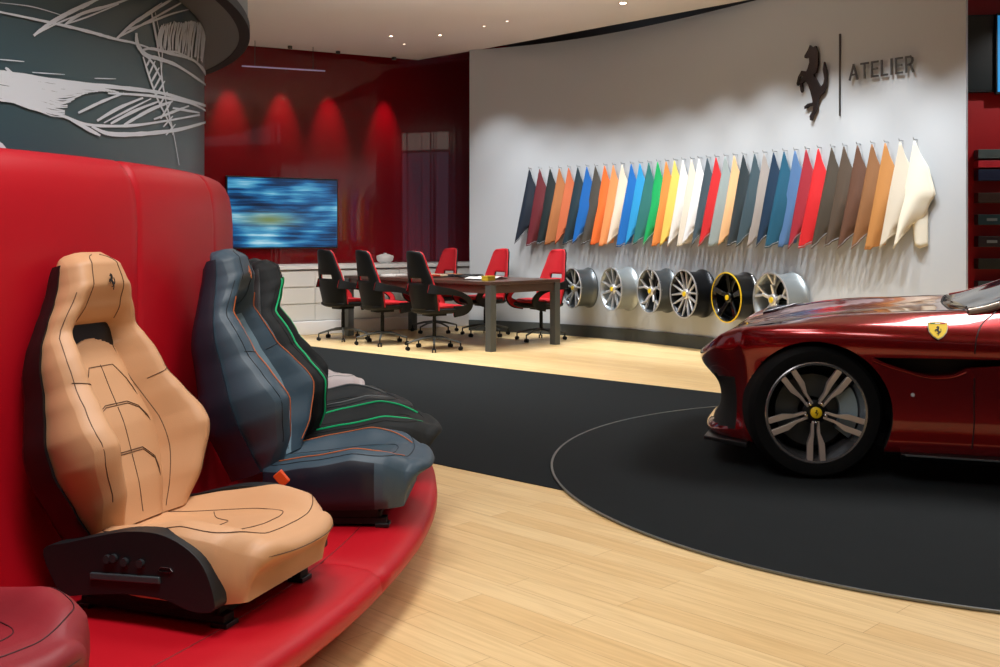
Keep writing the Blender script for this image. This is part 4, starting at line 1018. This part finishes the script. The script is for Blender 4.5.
# dark sill blade
MB().rings([[Vector((x, y0, .155)), Vector((x, y0+.02, .125)), Vector((x, y0+.25, .125)), Vector((x, y0+.25, .16))] for x, y0 in ((.40, .02), (.6, .022), (1.2, .035), (2.0, .03), (2.27, .02))]).build('side_skirt', M_black, body, smooth=False, bevel=.003)
MB().tube([(.42, .018, .150), (1.2, .032, .150), (2.25, .018, .150)], .005, 6).build('skirt_edge', mat('carbon_gloss', (70, 74, 76), .2), body)
# splitter
MB().rings([[Vector((-OH+.10, HW-.74, .125)), Vector((-OH+.10, HW-.74, .145)), Vector((-.35, .06, .150)), Vector((-.35, .06, .125))], [Vector((-OH+.10, HW+.74, .125)), Vector((-OH+.10, HW+.74, .145)), Vector((-.35, 2*HW-.06, .15)), Vector((-.35, 2*HW-.06, .125))]]).build('front_splitter', M_black, body, smooth=False, bevel=.004)
# grille bars
gb = MB()
for z in (.26, .31, .36, .41): gb.box((-.56, HW, z), (.02, .56, .008))
gb.build('grille', mat('grille_bar', (70, 72, 74), .3, .6), body, smooth=False)
# headlights: a slim swept lens laid on the wing
def headlight(sgn):
    f = (lambda x, y: topp(x, y if sgn < 0 else 2*HW-y, .004))
    def g(u, v):
        x = -.43+.25*u; c0 = .20+.05*(1-u)-.065*u; wdt = (.055*(1-u)+.02)*math.sin(PI*min(1, .12+u*.88)+.02)+.010
        return f(x, c0+(v-.5)*2*wdt)
    o = MB().grid(g, 18, 5).build('headlight', M_glassdk, body, solid=.004)
    def g2(u, v):
        x = -.41+.19*u; c0 = .20+.05*(1-u)-.065*u+.01; return f(x, c0+(v-.5)*.022)+Vector((0, 0, .004))
    MB().grid(g2, 12, 2).build('light_strip', mat('light_strip', (190, 190, 200), .25, .6), o, solid=.003)
headlight(-1); headlight(1)
# small side marker
p = side(.455, .445, .003); MB().lathe([(.010, 0), (.009, .006), (0, .008)], 16, Matrix.Translation(p) @ Matrix.Rotation(PI/2, 4, 'X')).build('side_marker', mat('marker_lens', (170, 176, 180), .2), body)
# shield
sp = side(.57, .765, .002); n_ = (side(.60, .765)-side(.54, .765)).normalized(); up_ = (side(.57, .79)-side(.57, .74)).normalized(); no = n_.cross(up_).normalized(); no = no if no.y < 0 else -no
MS = Matrix(((n_.x, up_.x, no.x, sp.x), (n_.y, up_.y, no.y, sp.y), (n_.z, up_.z, no.z, sp.z), (0, 0, 0, 1)))
shp = [(-.042, .046), (-.02, .050), (0, .054), (.02, .050), (.042, .046), (.044, .02), (.038, -.012), (.022, -.038), (0, -.056), (-.022, -.038), (-.038, -.012), (-.044, .02)]
sh_ = MB().prism([(x*1.08, y*1.08) for x, y in shp], 0, .003, MS).build('shield_badge', mat('shield_rim', (190, 180, 160), .3, .6), body, smooth=False)
MB().prism([(x*.98, y*.98) for x, y in shp], 0, .005, MS).build('shield_field', M_yellow, sh_, smooth=False)
for k, cc in enumerate(((20, 120, 60), (235, 235, 230), (190, 20, 30))):
    MB().prism([(-.036+k*.024, .039), (-.036+k*.024+.023, .039), (-.036+k*.024+.023, .046), (-.036+k*.024, .046)], .004, .0062, MS).build('colour_bar', mat('bar_%d' % k, cc, .4), sh_, smooth=False)
horse_mb(MB(), .062, MS @ Matrix.Translation((0, -.006, .005)), .002).build('shield_horse', M_matte, sh_, smooth=False)

# greenhouse: windscreen, pillars, roof, rear glass, side glass
def roof_pt(x, lam):       # lam 0 at side glass top edge .. 1 centre
    z = interp([(1.35, 1.20), (1.6, 1.275), (1.9, 1.30), (2.2, 1.28), (2.6, 1.20), (3.0, 1.07), (3.3, .97)], x)
    return z
base = [(.64, HW), (.645, .72), (.66, .50), (.68, .33), (.72, .215)]
topl = [(1.42, HW), (1.43, .76), (1.45, .58), (1.48, .45), (1.52, .36)]
def ws(u, v, off=0.0, full=True):
    uu = abs(u*2-1); i = (1-uu)*0
    k = uu*(len(base)-1); a = min(int(k), len(base)-2); f_ = k-a
    b0 = Vector(base[a]).lerp(Vector(base[a+1]), f_); t0 = Vector(topl[a]).lerp(Vector(topl[a+1]), f_)
    if u > .5: b0.y = 2*HW-b0.y; t0.y = 2*HW-t0.y
    zb2 = topp(b0.x, b0.y).z-.004; zt2 = 1.245-.045*uu**2
    p = b0.lerp(t0, v); return Vector((p.x, p.y, zb2+(zt2-zb2)*v**1.3+off))
MB().grid(lambda u, v: ws(u, v), 24, 10).build('windscreen', M_glassdk, car, solid=.006)
M_pil = mat('pillar_highlight', (190, 180, 170), .25, .7)  # silver colour paints the bright reflection on the near pillar
for s in (0.0, 1.0):
    MB().tube([ws(s, k/10, .004) for k in range(11)], [.020]*11, 10).build('windscreen_pillar', M_paint if s > .5 else M_pil, car)
MB().tube([ws(k/20, 0, .0) for k in range(21)], .007, 8).build('scuttle', M_matte, car)
# black wipers at the base of the windscreen
for k in (0, 1):
    q0_ = ws(.40+.34*k, .03, .008); q1_ = ws(.16+.34*k, .06, .008); MB().tube([q0_, q1_], .005, 6).build('wiper', mat('wiper_black', (14, 16, 18), .3), car)
def roof(u, v):
    x = 1.36+(3.25-1.36)*v; uu = abs(2*u-1); y0 = interp([(1.36, .40), (1.6, .34), (2.2, .33), (2.8, .38), (3.25, .46)], x)
    y = HW+(2*u-1)*(HW-y0); zz = interp([(1.36, 1.245), (1.6, 1.285), (1.9, 1.305), (2.2, 1.285), (2.6, 1.21), (3.0, 1.06), (3.25, .95)], x)
    return Vector((x, y, zz-.05*uu**3))
MB().grid(roof, 16, 24, lambda u, v: 1 if (v > .62 and abs(u-.5) < .38) else 0).build('roof', [M_paint, M_glassdk], car, solid=.02)
for s in (0, 1):
    def sg_(u, v):
        x = .93+(3.0-.93)*u; xt = 1.42+(2.95-1.42)*u; b0 = Vector((x, .20 if x < 2.4 else .20+.1*(x-2.4))); r0 = roof(0, max(0, (xt-1.36)/(3.25-1.36)))
        zb2 = topp(b0.x, b0.y).z; p = Vector((b0.x, b0.y, zb2)).lerp(r0, v)
        if s: p.y = 2*HW-p.y
        return p
    MB().grid(sg_, 16, 6).build('side_window', M_glassdk, car, solid=.006)
# mirror
mr = MB().rings([[Vector((1.12+dx*s_, .04+yy, 1.0+dz*s_)) for dx, dz in ((-.07, -.03), (-.05, .045), (.03, .06), (.07, .03), (.07, -.04), (0, -.055))] for yy, s_ in ((-.10, .6), (-.06, 1), (.04, .95), (.10, .6))]).build('door_mirror', M_paint, car, subsurf=1)
MB().tube([(1.12, .12, .97), (1.15, .22, .93)], .018, 8).build('mirror_stalk', M_black, mr)

# wheels
M_tyre = mat('tyre_rubber', (6, 7, 8), .85, spec=.2, bump=.3, bscale=120)
M_spk = mat('diamond_cut_spoke', (214, 204, 200), .28, .7); M_rimd = mat('rim_dark_inner', (22, 25, 28), .35, .6)
MY = Matrix.Rotation(PI/2, 4, 'X')   # lathe z -> -y (outward)
def make_wheel(x, yout, steer_, flip):
    K = .962
    S3 = Matrix.Diagonal((K, 1, K)); S4 = S3.to_4x4()
    w_ = MB().lathe([(.252, 0), (.285, .012), (.315, .010), (.334, -.012), (.338, -.05), (.338, -.19), (.332, -.225), (.30, -.24), (.252, -.235), (.252, -.12)], 72, MY, closed=True).build('wheel', M_tyre, car)
    w_.location = (x, yout, ZW); w_.rotation_euler = (0, 0, R(steer_)+(PI if flip else 0))
    MB().lathe([(.264, .006), (.270, .002), (.266, -.02), (.250, -.05), (.243, -.20), (.235, -.20), (.240, -.05), (.252, -.014), (.254, .004)], 72, S4 @ MY, closed=True).build('rim', mat('rim_lip', (150, 150, 154), .25, .85), w_)
    MB().lathe([(0, -.19), (.24, -.19)], 48, MY).build('back_plate', M_matte, w_)
    MB().lathe([(.07, -.105), (.185, -.105), (.185, -.125), (.07, -.125)], 48, MY, closed=True).build('brake_disc', mat('disc_steel', (70, 74, 78), .35, .8), w_)
    cal = [(.19*math.cos(a), .19*math.sin(a)) for a in [R(-38+i*8) for i in range(10)]]+[(.115*math.cos(a), .115*math.sin(a)) for a in [R(34-i*8) for i in range(10)]]
    MYp = Matrix(((1, 0, 0, 0), (0, 0, 1, 0), (0, 1, 0, 0), (0, 0, 0, 1)))
    co = MB().prism([(x_*1.18, y_*1.18) for x_, y_ in cal], .060, .10, MYp).build('brake_caliper', mat('caliper_silver', (150, 172, 184), .35, .4), w_, bevel=.008)
    for k in range(5):
        a = R(90-72*k+36-0)
        mb = MB()
        for sd in (-1, 1):
            # slim inner root broadening to a flat outer blade
            P_ = [(.045, .014, .006), (.11, .016, .008), (.165, .030, .0155), (.245, .033, .0155), (.257, .034, .012)]
            rs = []
            for r_, off, hw in P_:
                dx, dz = math.cos(a), math.sin(a); tx, tz = -dz*sd, dx*sd
                c0 = Vector((dx*r_+tx*off, 0, dz*r_+tz*off)); tv_ = Vector((tx, 0, tz)); yf = .022-.024*(r_/.257)
                rs.append([c0-tv_*hw+Vector((0, yf, 0)), c0+tv_*hw+Vector((0, yf, 0)), c0+tv_*hw*.8+Vector((0, yf+.035, 0)), c0-tv_*hw*.8+Vector((0, yf+.035, 0))])
            mb.rings([[S3 @ p for p in r] for r in rs])
        mb.build('spoke', M_spk, w_, bevel=.002)
    MB().lathe([(.062, -.05), (.062, -.026), (.050, -.018), (0, -.018)], 32, MY).build('hub', M_rimd, w_)
    nb = MB()
    for k in range(5):
        a = R(54+72*k); nb.lathe([(.009, -.03), (.009, -.008), (.005, -.004), (0, -.004)], 10, Matrix.Translation((.052*math.cos(a), 0, .052*math.sin(a))) @ MY)
    nb.build('wheel_bolts', M_chrome, w_)
    hc = MB().lathe([(.028, -.02), (.028, .0), (.024, .003), (0, .004)], 28, MY).build('hub_cap', M_yellow, w_)
    Mhc = Matrix(((1, 0, 0, 0), (0, 0, -1, -.004), (0, 1, 0, 0), (0, 0, 0, 1)))
    mh = horse_mb(MB(), .034, Mhc, .001)
    mh.build('hub_horse', M_matte, w_, smooth=False)
make_wheel(0, .02, 17, False); make_wheel(2.67, .0, 0, False); make_wheel(0, 2*HW-.02, 17, True); make_wheel(2.67, 2*HW, 0, True)
MB().box((1.35, HW, .16), (3.3, 1.2, .06)).build('underbody', M_matte, car, smooth=False)

bpy.context.view_layer.update()
